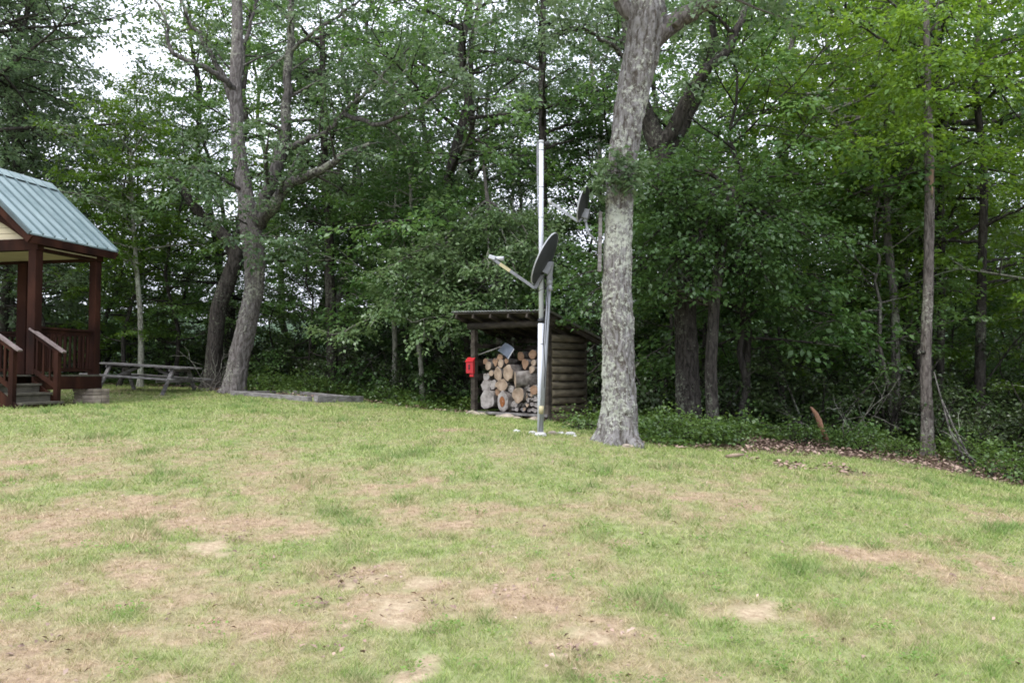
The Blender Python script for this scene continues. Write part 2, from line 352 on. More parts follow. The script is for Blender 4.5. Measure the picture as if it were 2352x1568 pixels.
def lawn_attr(x, y):
    n1 = fbm(x * 1.1, y * 1.1, 21); n2 = fbm(x * 5.5, y * 5.5, 31)
    dry = 0.62 * sstep(.42, .68, fbm(x * .55 + 4, y * .9, 41) + .10 * sstep(1, -3, x)) * sstep(13, 7.5, y)+ .22 * sstep(.45,.7,fbm(x * .8 + 9, y * 1.6, 43))
    for ax, ay, sx, sy, s in DRYW:
        q = np.sqrt(((x - ax) / sx) ** 2 + ((y - ay) / sy) ** 2) + (n1 - .5) * 1.5
        dry = np.maximum(dry, s * (1 - sstep(.4, 1.25, q)))
    n4 = fbm(x * 13, y * 13, 33, 3); dry = np.clip(dry + (n2 - .5) * 1.7 * (0.22 + dry) + (n4 - .5) * 1.0 + (n1 - .5) * .5, 0, 1)
    bare = np.zeros_like(x)
    for p, r in BAREW:
        q = np.hypot((x - p.x), (y - p.y) * .8) / (r * .62) + (n2 - .5) * 4.6
        bare = np.maximum(bare, 1 - sstep(.6, 1.1, q))
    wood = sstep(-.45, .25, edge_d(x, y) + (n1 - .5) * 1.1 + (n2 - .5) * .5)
    strip = np.maximum(1 - np.abs(edge_d(x, y) + 1.1 + (n1 - .5) * 2.2) / .45, 0) * sstep(2.4, 3.4, x) * sstep(.5, .62, n1)   # scuffed soil along the right edge
    wood = np.maximum(wood, strip * .8)
    return dry, bare, wood

def axis(segs):
    a = []
    for s0, s1, st in segs: a += list(np.arange(s0, s1, st))
    return np.array(a + [segs[-1][1]])
gx = axis([(-3200, -600, 260), (-600, -120, 40), (-120, -30, 6), (-30, -14, .8), (-14, 12, .11), (12, 30, .8), (30, 120, 6), (120, 600, 40), (600, 3200, 260)])
gy = axis([(-300, -40, 20), (-40, -4, 2), (-4, 2, .5), (2, 24, .11), (24, 50, .6), (50, 140, 5), (140, 600, 30), (600, 4200, 240)])
X, Y = np.meshgrid(gx, gy); Z = hz(X, Y)
nx, ny = len(gx), len(gy)
idx = np.arange(nx * ny).reshape(ny, nx)
Fq = np.stack([idx[:-1, :-1], idx[:-1, 1:], idx[1:, 1:], idx[1:, :-1]], -1).reshape(-1, 4)
gm = fast_mesh('ground', np.stack([X, Y, Z], -1).reshape(-1, 3), Fq, True)
dry, bare, wood = lawn_attr(X.ravel(), Y.ravel())
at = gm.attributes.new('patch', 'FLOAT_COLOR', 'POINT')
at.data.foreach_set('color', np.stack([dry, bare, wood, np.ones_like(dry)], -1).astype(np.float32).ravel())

def patch_nodes(n, l):
    a = n.new('ShaderNodeAttribute'); a.attribute_name = 'patch'
    s = n.new('ShaderNodeSeparateColor'); l.new(a.outputs['Color'], s.inputs[0]); return s
def mixc(n, l, fac, a, b):
    m = n.new('ShaderNodeMix'); m.data_type = 'RGBA'
    l.new(fac, m.inputs[0])
    for s, v in ((6, a), (7, b)):
        if isinstance(v, tuple): m.inputs[s].default_value = (*v, 1)
        else: l.new(v, m.inputs[s])
    return m.outputs[2]
def ramp2(n, l, src, lo, hi, c0, c1):
    r = n.new('ShaderNodeValToRGB'); e = r.color_ramp.elements
    e[0].position = lo; e[0].color = (*c0, 1); e[1].position = hi; e[1].color = (*c1, 1); l.new(src, r.inputs[0]); return r.outputs[0]
def tex(n, l, coord, scale, detail=5, rough=.6):
    z = n.new('ShaderNodeTexNoise'); z.inputs['Scale'].default_value = scale; z.inputs['Detail'].default_value = detail; z.inputs['Roughness'].default_value = rough
    l.new(coord, z.inputs['Vector']); return z.outputs[0]
GM, n, l, p, o = M_('ground')
s = patch_nodes(n, l); t = n.new('ShaderNodeTexCoord').outputs['Object']
g = ramp2(n, l, tex(n, l, t, 9, 8, .7), .35, .65, (.13, .155, .06), (.29, .32, .145))
d = ramp2(n, l, tex(n, l, t, 14, 8, .7), .32, .68, (.19, .135, .085), (.44, .33, .225))
bcol = ramp2(n, l, tex(n, l, t, 20, 6, .7), .35, .65, (.28, .21, .135), (.47, .38, .26))
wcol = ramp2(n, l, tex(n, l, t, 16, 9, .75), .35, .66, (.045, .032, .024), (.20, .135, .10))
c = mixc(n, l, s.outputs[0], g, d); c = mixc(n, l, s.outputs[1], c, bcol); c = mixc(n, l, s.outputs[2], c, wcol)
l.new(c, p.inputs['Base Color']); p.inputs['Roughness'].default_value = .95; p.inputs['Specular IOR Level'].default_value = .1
b = n.new('ShaderNodeBump'); b.inputs['Strength'].default_value = .8; b.inputs['Distance'].default_value = .03
l.new(tex(n, l, t, 45, 4), b.inputs['Height']); l.new(b.outputs[0], p.inputs['Normal'])
tag(link_mesh('ground', gm, GM), kind='structure')

# distant wooded hills
def hills():
    a = np.linspace(R(-75), R(75), 220); rr = np.linspace(0, 1, 26)
    A, Q = np.meshgrid(a, rr)
    ridge = 95 + 110 * fbm(A * 3.2 + 7, A * 0, 77) + 22 * fbm(A * 22, A * 0, 78)
    D = 1500 + 1500 * Q
    z = -74 + (ridge + 74) * np.sin(Q * math.pi) * (0.9 + .2 * fbm(A * 9, Q * 6, 80))
    V = np.stack([np.sin(A) * D, np.cos(A) * D, z], -1).reshape(-1, 3)
    i = np.arange(V.shape[0]).reshape(26, 220)
    F = np.stack([i[:-1, :-1], i[:-1, 1:], i[1:, 1:], i[1:, :-1]], -1).reshape(-1, 4)
    m = noise_mat('wooded_hills', [(.022, .045, .022), (.045, .080, .035)], .02, rough=.95, bump=.6, bscale=.05, bdist=6)
    tag(link_mesh('hills', fast_mesh('hills', V, F, True), m), kind='structure')
hills()

# ------------------------------------------------------------------ lawn grass (real blades, thinning with distance)
def grass():
    rg = np.random.default_rng(5)
    N = 620000
    u = rg.random(N); D = 2.6 * (25.0 / 2.6) ** (u ** .93)
    x = (rg.random(N) * 2 - 1) * (D * .70 + .8); y = D
    dry, bare, wood = lawn_attr(x, y)
    keep = (rg.random(N) > bare * .60) & (rg.random(N) > wood * .96) & (rg.random(N) > dry * .35)
    dry = np.maximum(dry, sstep(.2, .6, bare)); x, y, D, dry, wood, bare = x[keep], y[keep], D[keep], dry[keep], wood[keep], bare[keep]; N = len(x)
    z = hz(x, y) - .004
    cl = fbm(x * 3, y * 3, 51); tuft = sstep(.60, .78, cl)
    cf = sstep(.45, .75, fbm(x * 11, y * 11, 57, 3)); h = (.018 + .036 * rg.random(N) ** 1.5) * (1 - .45 * dry) * (.6 + .6 * cl + .7 * cf) * (1 + tuft * 1.0)
    wd = np.maximum(.0022, D * .00050) * (.7 + .7 * rg.random(N))
    a = rg.random(N) * 2 * math.pi; la = rg.random(N) * 2 * math.pi; h = h * (1 - .6 * bare); ln = h * (.35 + 1.0 * rg.random(N) * (1 + .5 * dry)) + .035 * bare * rg.random(N)
    b = np.stack([x, y, z], -1); s = np.stack([np.cos(a) * wd, np.sin(a) * wd, 0 * a], -1)
    tip = b + np.stack([np.cos(la) * ln, np.sin(la) * ln, h], -1)
    V = np.stack([b - s, b + s, tip], 1).reshape(-1, 3)
    F = np.arange(N * 3).reshape(-1, 3)
    me = fast_mesh('grass', V, F)
    at = me.attributes.new('patch', 'FLOAT_COLOR', 'POINT')
    q = np.stack([dry, np.clip(tuft * .8 + cf * .45 * (1 - dry), 0, 1), rg.random(N), np.ones(N)], -1).astype(np.float32)
    at.data.foreach_set('color', np.repeat(q, 3, axis=0).ravel())
    m, n, l, p, o = M_('grass_blades')
    s = patch_nodes(n, l)
    g = ramp2(n, l, s.outputs[2], .0, 1.0, (.205, .285, .062), (.43, .50, .175))
    g = mixc(n, l, s.outputs[1], g, (.14, .25, .06))
    d = ramp2(n, l, s.outputs[2], .0, 1.0, (.335, .235, .135), (.565, .455, .295))
    k = n.new('ShaderNodeMath'); k.operation = 'MULTIPLY_ADD'; k.inputs[1].default_value = .5; k.inputs[2].default_value = -.22
    k2 = n.new('ShaderNodeMath'); k2.operation = 'ADD'; k2.use_clamp = True
    l.new(s.outputs[2], k.inputs[0]); l.new(k.outputs[0], k2.inputs[0]); l.new(s.outputs[0], k2.inputs[1])
    c = mixc(n, l, k2.outputs[0], g, d)
    l.new(c, p.inputs['Base Color']); p.inputs['Roughness'].default_value = .6; p.inputs['Specular IOR Level'].default_value = .25
    tr = n.new('ShaderNodeBsdfTranslucent'); l.new(c, tr.inputs['Color'])
    ms = n.new('ShaderNodeMixShader'); ms.inputs[0].default_value = .3
    l.new(p.outputs[0], ms.inputs[1]); l.new(tr.outputs[0], ms.inputs[2]); l.new(ms.outputs[0], o.inputs['Surface'])
    tag(link_mesh('grass', me, m), 'short mown lawn grass with green and dry tan patches', 'grass', kind='stuff')
grass()
def clover():
    rg = np.random.default_rng(23); n0 = 420
    cx_ = (rg.random(n0) * 2 - 1); cd = 3 * (5.0 ** rg.random(n0)); cx_ = cx_ * cd * .68
    dr, ba, wo = lawn_attr(cx_, cd); k = (rg.random(n0) < (1 - dr) ** 2) & (ba < .2) & (wo < .3); cx_, cd = cx_[k], cd[k]
    per = 26; r = .05 + .09 * rg.random(len(cx_)); X_ = np.repeat(cx_, per) + rg.normal(size=len(cx_) * per) * np.repeat(r, per) * .6; Y_ = np.repeat(cd, per) + rg.normal(size=len(cx_) * per) * np.repeat(r, per) * .6
    n_ = len(X_); base = np.stack([X_, Y_, hz(X_, Y_) + .018 + .03 * rg.random(n_)], -1)
    a = rg.random(n_) * 6.283; ax = unit(np.stack([np.cos(a), np.sin(a), .15 + .35 * rg.normal(size=n_)], -1))
    nr = unit(np.stack([.35 * rg.normal(size=n_), .35 * rg.normal(size=n_), np.ones(n_)], -1)); sz = .014 + .016 * rg.random(n_)
    V, F = leaf_mesh(base, ax, nr, sz, sz * .75, rg)
    tag(link_mesh('clover', fast_mesh('clover', V, F), LEAF['clover']), 'little clumps of clover and broad leaved weeds in the lawn', 'weeds', kind='stuff')

# ------------------------------------------------------------------ leaf meshes
def leaf_mesh(base, ax, nr, L, Wd, rg, fold=.18):
    """quads: one folded leaf per row. base (n,3), ax unit axis, nr approx normal"""
    s = np.cross(nr, ax); s /= np.linalg.norm(s, axis=1, keepdims=True) + 1e-9
    nn = np.cross(ax, s)
    L = L[:, None]; Wd = Wd[:, None]
    m = base + ax * L * .48
    V = np.stack([base, m + s * Wd * .5 + nn * Wd * fold, base + ax * L - nn * L * .12, m - s * Wd * .5 + nn * Wd * fold], 1).reshape(-1, 3)
    return V, np.arange(len(V)).reshape(-1, 4)
def unit(v): return v / (np.linalg.norm(v, axis=-1, keepdims=True) + 1e-9)

clover()
def litter():
    rg = np.random.default_rng(11); N = 70000
    D = 9 + 24 * rg.random(N) ** 1.3; x = (rg.random(N) * 2 - 1) * D * .75; y = D
    dry, bare, wood = lawn_attr(x, y); e = edge_d(x, y)
    k = (rg.random(N) < wood * .95)
    N2 = 1500; D2 = 4 * (4.5 ** rg.random(N2)); x2 = (rg.random(N2) * 2 - 1) * D2 * .66
    d2 = lawn_attr(x2, D2)[0]; k2 = rg.random(N2) < .10 + .8 * d2 ** 2
    x = np.r_[x[k], x2[k2]]; y = np.r_[y[k], D2[k2]]; n_ = len(x)
    for (qx, qy, qn) in ((x_, y_, max(4, n_ * 6 // 10)) for x_, y_, n_ in ((548, 1238, 26), (785, 1337, 40), (850, 1318, 22), (735, 1392, 26), (1255, 1222, 10), (1150, 1370, 18), (1320, 1500, 40), (1430, 1455, 16), (765, 1500, 20), (960, 1400, 14), (1120, 1272, 8), (845, 1345, 16), (1010, 1395, 14), (660, 1162, 6), (1600, 1245, 6), (60, 1495, 12))):
        gp = gpt(qx, qy); x = np.r_[x, gp.x + rg.normal(size=qn) * .065]; y = np.r_[y, gp.y + rg.normal(size=qn) * .065]
    n_ = len(x); base = np.stack([x, y, hz(x, y) + .012 + .03 * rg.random(n_)], -1)
    a = rg.random(n_) * 6.283; ax = unit(np.stack([np.cos(a), np.sin(a), .35 * rg.normal(size=n_)], -1))
    nr = unit(np.stack([.45 * rg.normal(size=n_), .45 * rg.normal(size=n_), np.ones(n_)], -1))
    sz = .05 + .05 * rg.random(n_); sz[int(k.sum()):] *= .48; ax[int(k.sum()):, 2] += .3; ax = unit(ax)
    V, F = leaf_mesh(base, ax, nr, sz, sz * .6, rg)
    m = noise_mat('dead_leaves', [(.13, .085, .065), (.28, .195, .15), (.44, .33, .27)], 3, rough=.8, bump=0, island=.32)
    tag(link_mesh('leaf_litter', fast_mesh('leaf_litter', V, F), m), 'brown dead leaves littering the edge of the wood and the lawn', 'leaf litter', kind='stuff')
litter()

def cover():
    rg = np.random.default_rng(13); N = 260000
    D = 11 + 19 * rg.random(N) ** 1.15; x = (rg.random(N) * 2 - 1) * D * .78; y = D
    e = edge_d(x, y); nn = fbm(x * .9, y * .9, 61); n3 = fbm(x * 3.2, y * 3.2, 62)
    amt = sstep(.0, .5, e + (nn - .5) * 1.0 - np.where(x > 3.6, 1.5, 0)) * sstep(.36, .52, nn + np.where(x < 0, .12, np.where(x > 2.2, -.10, 0))) * (1 - sstep(3.5, 8, e) * .6)
    sx = (x > -1.5) & (x < 2.0) & (y < 18) & (y > 15.2); amt = np.where(sx, 0, amt)
    amt = np.where((x > -12.6) & (x < -6.8) & (y < 22.6), 0, amt)
    k = rg.random(N) < amt; x, y, nn, n3, e = x[k], y[k], nn[k], n3[k], e[k]; n_ = len(x)
    H = (.08 + .30 * sstep(.35, .65, n3) * sstep(0, .8, e) + .06 * rg.random(n_)) * np.where(x < -2.5, .85, .85)
    base = np.stack([x, y, hz(x, y) + H * rg.random(n_) ** .6], -1)
    a = rg.random(n_) * 6.283; ax = unit(np.stack([np.cos(a), np.sin(a), .5 * rg.normal(size=n_)], -1))
    nr = unit(np.stack([.6 * rg.normal(size=n_), .6 * rg.normal(size=n_), np.ones(n_)], -1))
    sz = .05 + .045 * rg.random(n_)
    V, F = leaf_mesh(base, ax, nr, sz, sz * .6, rg)
    tag(link_mesh('ground_cover', fast_mesh('ground_cover', V, F), LEAF['cover']), 'low leafy ground cover along the edge of the wood', 'ground cover', kind='stuff')
cover()

# ------------------------------------------------------------------ tree machinery (trees are grown in local coordinates)
class Wood:
    def __init__(s): s.V = []; s.F = []; s.n = 0
    def tube(s, P, rad, k, rough=0.0, rg=None):
        P = np.asarray(P, float); n = len(P); rad = np.asarray(rad, float)
        T = np.gradient(P, axis=0); T = unit(T)
        ref = np.array([1.0, .05, 0]) if abs(T[:, 2].mean()) > .6 else np.array([.03, .02, 1.0])
        u = unit(np.cross(T, ref)); v = np.cross(T, u)
        a = np.arange(k) * 2 * math.pi / k
        rr = rad[:, None] * np.ones((1, k))
        if rough: rr = rr * (1 + rough * (rg.random((n, k)) - .5))
        V = P[:, None, :] + rr[..., None] * (np.cos(a)[None, :, None] * u[:, None, :] + np.sin(a)[None, :, None] * v[:, None, :])
        i = np.arange(n * k).reshape(n, k); j = np.roll(i, -1, axis=1)
        F = np.stack([i[:-1], j[:-1], j[1:], i[1:]], -1).reshape(-1, 4)
        s.V.append(V.reshape(-1, 3)); s.F.append(F + s.n); s.n += n * k
    def mesh(s, name): return fast_mesh(name, np.concatenate(s.V), np.concatenate(s.F), True)

def wander(rg, p, d, L, n, wob, lift):
    p = np.array(p, float); d = np.array(d, float); P = [p.copy()]
    for i in range(n):
        d = d + rg.normal(size=3) * wob; d[2] += lift; d /= np.linalg.norm(d)
        p = p + d * (L / n); P.append(p.copy())
    return np.array(P), d
def along(P, t):
    x = t * (len(P) - 1); i = min(int(x), len(P) - 2); f = x - i
    return P[i] * (1 - f) + P[i + 1] * f, unit(P[i + 1] - P[i])

def twigs_from(rg, wood, P, r0, n2, L2, n3, L3, tw, t0=.15, flat=.35, droop=-.03, k=4, azbias=None):
    """side branches off path P, twigs off those; returns nothing, fills tw with (start, dir, len)"""
    sgn = 1
    for i in range(n2):
        t = t0 + (1 - t0) * (i + rg.random()) / n2
        q, d = along(P, t); sgn = -sgn
        side = np.cross(d, [0, 0, 1.0])
        if np.linalg.norm(side) < .35: a = rg.random() * 6.283; side = np.array([math.cos(a), math.sin(a), 0])
        side = unit(side) * sgn
        dd = unit(side * (.75 + .4 * rg.random()) + d * (.5 + .5 * rg.random()) + rg.normal(size=3) * [.25, .25, flat])
        L = L2 * (1.15 - .6 * t) * (.6 + .7 * rg.random())
        Q, _ = wander(rg, q, dd, L, 4, .10, droop)
        if wood is not None: wood.tube(Q, np.linspace(r0 * .5 * (1.1 - .7 * t) + .004, .004, 5), k)
        tw.append((Q[-2], unit(Q[-1] - Q[-2]), L3))
        s2 = 1
        for j in range(n3):
            tt = .12 + .88 * (j + rg.random()) / n3
            q2, d2 = along(Q, tt); s2 = -s2
            sd = unit(np.cross(d2, [0, 0, 1.0]) + 1e-6) * s2
            tw.append((q2, unit(sd * .8 + d2 * .8 + rg.normal(size=3) * [.2, .2, .22]), L3 * (.6 + .7 * rg.random())))

def leaves_on(rg, tw, per, size, spread=.5, up=1.0, tilt=.45, asp=.62):
    B = np.array([t[0] for t in tw]); Dr = np.array([t[1] for t in tw]); L = np.array([t[2] for t in tw])
    n = len(B); B = np.repeat(B, per, 0); Dr = np.repeat(Dr, per, 0); L = np.repeat(L, per); N = len(B)
    s = rg.random(N) * 1.05
    side = np.cross(Dr, [0, 0, 1.0]); side = unit(side + 1e-6) * np.where(rg.random(N) < .5, -1, 1)[:, None]
    base = B + Dr * (s * L)[:, None] + side * (rg.random(N) * .10 * spread / .5)[:, None] + rg.normal(size=(N, 3)) * np.array([.05, .05, .045])
    base[:, 2] -= (s * s * L) * .18
    ax = unit(side * (.5 + .6 * rg.random(N))[:, None] + Dr * .7 + rg.normal(size=(N, 3)) * .35 + np.array([0, 0, -.28]))
    nr = unit(rg.normal(size=(N, 3)) * tilt + np.array([0, 0, up]))
    sz = size * (.5 + .85 * rg.random(N))
    return leaf_mesh(base, ax, nr, sz, sz * asp, rg)

def grow_tree(seed, H, r0, cb, spread, n1, n2, n3, per, leaf, lean=(0, 0), k=8, low=-.05, L3=.5, topless=False):
    """generic broadleaf tree standing at the origin -> (wood mesh, leaf mesh)"""
    rg = np.random.default_rng(seed); wd = Wood(); tw = []
    n = 14; zz = np.linspace(0, 1, n + 1); wob = np.cumsum(rg.normal(size=(n + 1, 2)) * .012 * H, axis=0); wob -= wob[0]
    P = np.c_[wob[:, 0] + lean[0] * zz * H, wob[:, 1] + lean[1] * zz * H, zz * H - .25]
    rad = r0 * (1 - zz * .9) ** .8; rad[0] *= 1.35; rad[1] *= 1.03
    wd.tube(P, rad, k, .06, rg)
    az = rg.random() * 6.28
    for i in range(n1):
        f = (i + rg.random()) / n1; t = cb + (1 - cb) * f
        p, d = along(P, t); az += 2.4 + rg.normal() * .35
        el = low + (1.05 - low) * f ** 1.5 + rg.normal() * .12
        dd = np.array([math.cos(az) * math.cos(el), math.sin(az) * math.cos(el), math.sin(el)])
        prof = (1 - f) ** .55 * .85 + .25
        if f < .2: prof *= .65 + 1.7 * f
        L = spread * prof * (.7 + .5 * rg.random())
        rr = float(np.interp(t, zz, rad)) * .42 + .006
        Q, _ = wander(rg, p, dd, L, 6, .10, .03 if el > .3 else .015)
        wd.tube(Q, np.linspace(rr, .008, 7), 5)
        sc = L / spread
        twigs_from(rg, wd, Q, rr, max(3, int(n2 * (.35 + .65 * sc))), L * .42 + .25, n3, L3, tw)
    V, F = leaves_on(rg, tw, per, leaf)
    return wd.mesh('trunk'), fast_mesh('crown', V, F)

def grow_shrub(seed, H, spread, nst, n2, n3, per, leaf):
    rg = np.random.default_rng(seed); wd = Wood(); tw = []
    for i in range(nst):
        a = i * 2.4 + rg.random(); b = [math.cos(a) * spread * .12, math.sin(a) * spread * .12, -.1]
        dd = unit(np.array([math.cos(a) * (.25 + .6 * rg.random()), math.sin(a) * (.25 + .6 * rg.random()), 1.0]))
        L = H * (.6 + .45 * rg.random())
        Q, _ = wander(rg, b, dd, L, 7, .16, .01)
        wd.tube(Q, np.linspace(.030, .008, 8) * (H / 2.5 + .4), 5)
        twigs_from(rg, wd, Q, .02, n2, spread * .42, n3, .32, tw, t0=.22, flat=.5, droop=.02)
    V, F = leaves_on(rg, tw, per, leaf, tilt=.75, up=.8)
    return wd.mesh('stems'), fast_mesh('foliage', V, F)

def put_tree(name, label, group, cat, mw, ml, bark, leafm, x, y, rz=0, sc=1.0, names=('trunk', 'crown')):
    r = thing(name, label, cat, (x, y, hz1(x, y)), group, rz); r.scale = (sc, sc, sc)
    a = bpy.data.objects.new(names[0], mw); b = bpy.data.objects.new(names[1], ml)
    for o_, m_ in ((a, bark), (b, leafm)):
        C.objects.link(o_); o_.parent = r
        if not o_.data.materials: o_.data.materials.append(m_)
        if o_.data.materials[0] != m_:
            o_.material_slots[0].link = 'OBJECT'; o_.material_slots[0].material = m_
    return r

# prototypes
TALL = [grow_tree(101, 16, .17, .16, 3.7, 25, 9, 6, 12, .122), grow_tree(102, 17, .15, .22, 3.5, 24, 9, 6, 12, .118, (.03, .01)),
        grow_tree(103, 15, .14, .12, 3.9, 25, 9, 6, 11, .125, (-.04, 0)), grow_tree(104, 18, .19, .28, 4.1, 24, 10, 6, 11, .12, (.02, -.02)),
        grow_tree(105, 14, .12, .14, 3.1, 24, 8, 6, 12, .112)]
UNDER = [grow_tree(201, 6.5, .055, .14, 2.3, 20, 7, 5, 13, .10, (.06, 0), 6, -.12, .42), grow_tree(202, 5.2, .045, .12, 2.1, 18, 7, 5, 13, .10, (-.05, .03), 6, -.12, .42),
         grow_tree(203, 7.5, .065, .22, 2.5, 22, 7, 5, 12, .105, (0, -.05), 6, -.08, .45)]
SHRUB = [grow_shrub(301, 2.6, 1.9, 9, 6, 4, 9, .085), grow_shrub(302, 2.1, 1.7, 8, 6, 4, 9, .085), grow_shrub(303, 3.2, 2.0, 10, 6, 4, 9, .09)]

ZONES = [(-150, 'far left past the porch'), (60, 'seen under the porch roof'), (150, 'behind the porch steps'), (250, 'behind the porch corner post'), (340, 'behind the thin pale trunk'), (480, 'behind the picnic table'), (620, 'behind the leaning grey oak'),
         (760, 'past the leaning grey oak'), (900, 'behind the low garden timbers'), (1040, 'left of the woodshed'), (1180, 'behind the firewood'), (1290, 'behind the mast'), (1400, 'behind the log wall'),
         (1550, 'behind the lichen oak'), (1700, 'behind the dark forked oak'), (1850, 'behind the bluish green tree'), (2000, 'behind the broken stump'), (2120, 'left of the peeling trunk'), (2240, 'just right of the peeling trunk'), (2352, 'at the right photo edge'), (2600, 'past the right end of the lawn'), (9999, 'farthest right in the wood')]
def zone(px): return next(z for t, z in ZONES if px < t)
ORD = ['nearest', 'second nearest', 'third nearest', 'fourth nearest', 'fifth nearest', 'sixth nearest', 'seventh nearest', 'eighth nearest', 'ninth nearest', 'tenth nearest', 'eleventh nearest', 'twelfth nearest', 'thirteenth nearest', 'fourteenth nearest', 'fifteenth nearest', 'sixteenth nearest', 'seventeenth nearest', 'eighteenth nearest', 'nineteenth nearest', 'twentieth nearest', 'twenty-first nearest']
RANK = {}
def ranked(o, phrase, x, y): RANK.setdefault((phrase, zone(pxof(x, y))), []).append((y, o))
def write_ranks():
    for (phrase, z), L_ in RANK.items():
        L_.sort(key=lambda t: t[0])
        for i, (_, o) in enumerate(L_): o['label'] = (ORD[min(i, 20)] + ' ' if len(L_) > 1 else '') + phrase + ' ' + z

def pxof(x, y): return CX + F0 * x / y

KINDS = {'oak': ('forest tree with grey green leaves', 'oak2'), 'mid': ('forest tree with mid green leaves', 'dark'),
         'bright': ('maple tree with yellow green leaves', 'grey'), 'dark': ('tree with dark bluish green foliage', 'dark')}
rt = random.Random(42)
blocked = [(-9.9, 17, 3.6), (-9.8, 21.3, 2.6), (.2, 16.0, 2.6), (-4.5, 18.6, 2.0), (1.4, 11.3, 1.2)]
def ok(x, y, pts, md):
    if edge_d(np.array(x), np.array(y)) < md * .25: return False
    for bx, by, br in blocked:
        if math.hypot(x - bx, y - by) < br: return False
    return all(math.hypot(x - a, y - b) > md for a, b in pts)
pts = []
# canopy trees
for (px_, D_, k_, sc_) in ((-60, 22.5, 0, 1.15), (-5, 25.5, 1, 1.1), (-190, 21, 3, 1.1), (20, 29, 4, 1.2), (-110, 25, 2, 1.2), (-20, 32, 0, 1.1), (-100, 30, 1, 1.2), (90, 24, 2, .62), (60, 27, 0, .78), (120, 28.5, 2, .70),
    (225, 26, 2, .62), (290, 29, 4, .74), (390, 27, 2, .60), (180, 31, 0, .66), (455, 30, 4, 1.0), (520, 26.5, 0, .95), (500, 31, 2, 1.1), (345, 32, 2, .78), (270, 23.5, 4, .55), (420, 24.5, 4, .58)):
    x = (px_ - CX) * D_ / F0; pts.append((x, D_))
    z_ = 'oak' if px_ < 140 else ('bright' if rt.random() < .5 else 'mid')
    ranked(put_tree('oak_tree' if z_ == 'oak' else 'forest_tree', 'tree', 'tall trees of the wood', 'tree', *TALL[k_], BARK['dark'], LEAF[z_], x, D_, rt.random() * 6.28, sc_), ('tall ' if sc_ > .9 else 'middling ') + KINDS[z_][0], x, D_)
tries = 0
while len(pts) < 64 and tries < 9000:
    tries += 1
    y = 17 + 23 * rt.random() ** 1.15; x = (rt.random() * 2 - 1) * (y * .72 + 3)
    if edge_d(np.array(x), np.array(y)) < 2.8 or (-3.5 < x < 4.5 and y < 20.5) or (3 < x < 9 and y < 19.5) or not ok(x, y, pts, 2.7): continue
    px = pxof(x, y); k = rt.randrange(5); sc = .9 + .3 * rt.random()
    gap = -20 < px < 560
    if gap: continue
    if 600 < px < 1500 and rt.random() < .68: continue
    z_ = 'oak' if rt.random() < .55 else 'mid'
    if px > 1600: z_ = 'bright' if rt.random() < .85 else 'mid'
    if 200 < px < 520 and rt.random() < .6: z_ = 'bright'
    if px < 130: z_ = 'oak'
    nm, bk = KINDS[z_]
    if rt.random() < .15: bk = 'pale'
    pts.append((x, y))
    depth = 'deep in the wood' if y > 30 else 'in the front of the wood'
    ranked(put_tree({'oak': 'oak_tree', 'mid': 'forest_tree', 'bright': 'maple_tree'}[z_], 'tree', 'tall trees of the wood', 'tree', *TALL[k], BARK[bk], LEAF[z_], x, y, rt.random() * 6.28, sc), 'tall ' + nm, x, y)
# understory trees
up = []; tries = 0
while len(up) < 62 and tries < 9000:
    tries += 1
    y = 14 + 24 * rt.random() ** 1.3; x = (rt.random() * 2 - 1) * (y * .70 + 2)
    if edge_d(np.array(x), np.array(y)) < 2.2 or (-3 < x < 4 and y < 19.5) or not ok(x, y, up, 2.0): continue
    px = pxof(x, y); k = rt.randrange(3); sc = .8 + .4 * rt.random()
    z_ = 'mid' if rt.random() < .7 else 'oak'
    if px > 1850 or px < 500: z_ = 'bright' if rt.random() < .4 else 'mid'
    up.append((x, y)); nm, bk = KINDS[z_]
    ranked(put_tree('understory_tree', 'tree', 'slim young understory trees', 'tree', *UNDER[k], BARK['dark' if rt.random() < .8 else 'grey'], LEAF[z_], x, y, rt.random() * 6.28, sc), 'young ' + nm, x, y)
sp = []; tries = 0
while len(sp) < 165 and tries < 12000:
    tries += 1
    y = 13 + 27 * rt.random() ** 1.1; x = (rt.random() * 2 - 1) * (y * .70 + 2)
    if edge_d(np.array(x), np.array(y)) < 2.3 or (-3 < x < 3.6 and y < 19) or not ok(x, y, sp, 1.2): continue
    px = pxof(x, y); k = rt.randrange(3); sp.append((x, y))
    if 1480 < px < 1800 and y < 16: continue
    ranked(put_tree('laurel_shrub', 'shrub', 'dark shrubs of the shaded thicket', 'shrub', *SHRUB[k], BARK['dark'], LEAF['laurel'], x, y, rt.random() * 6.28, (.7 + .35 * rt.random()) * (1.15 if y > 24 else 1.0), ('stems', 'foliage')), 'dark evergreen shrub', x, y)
write_ranks()

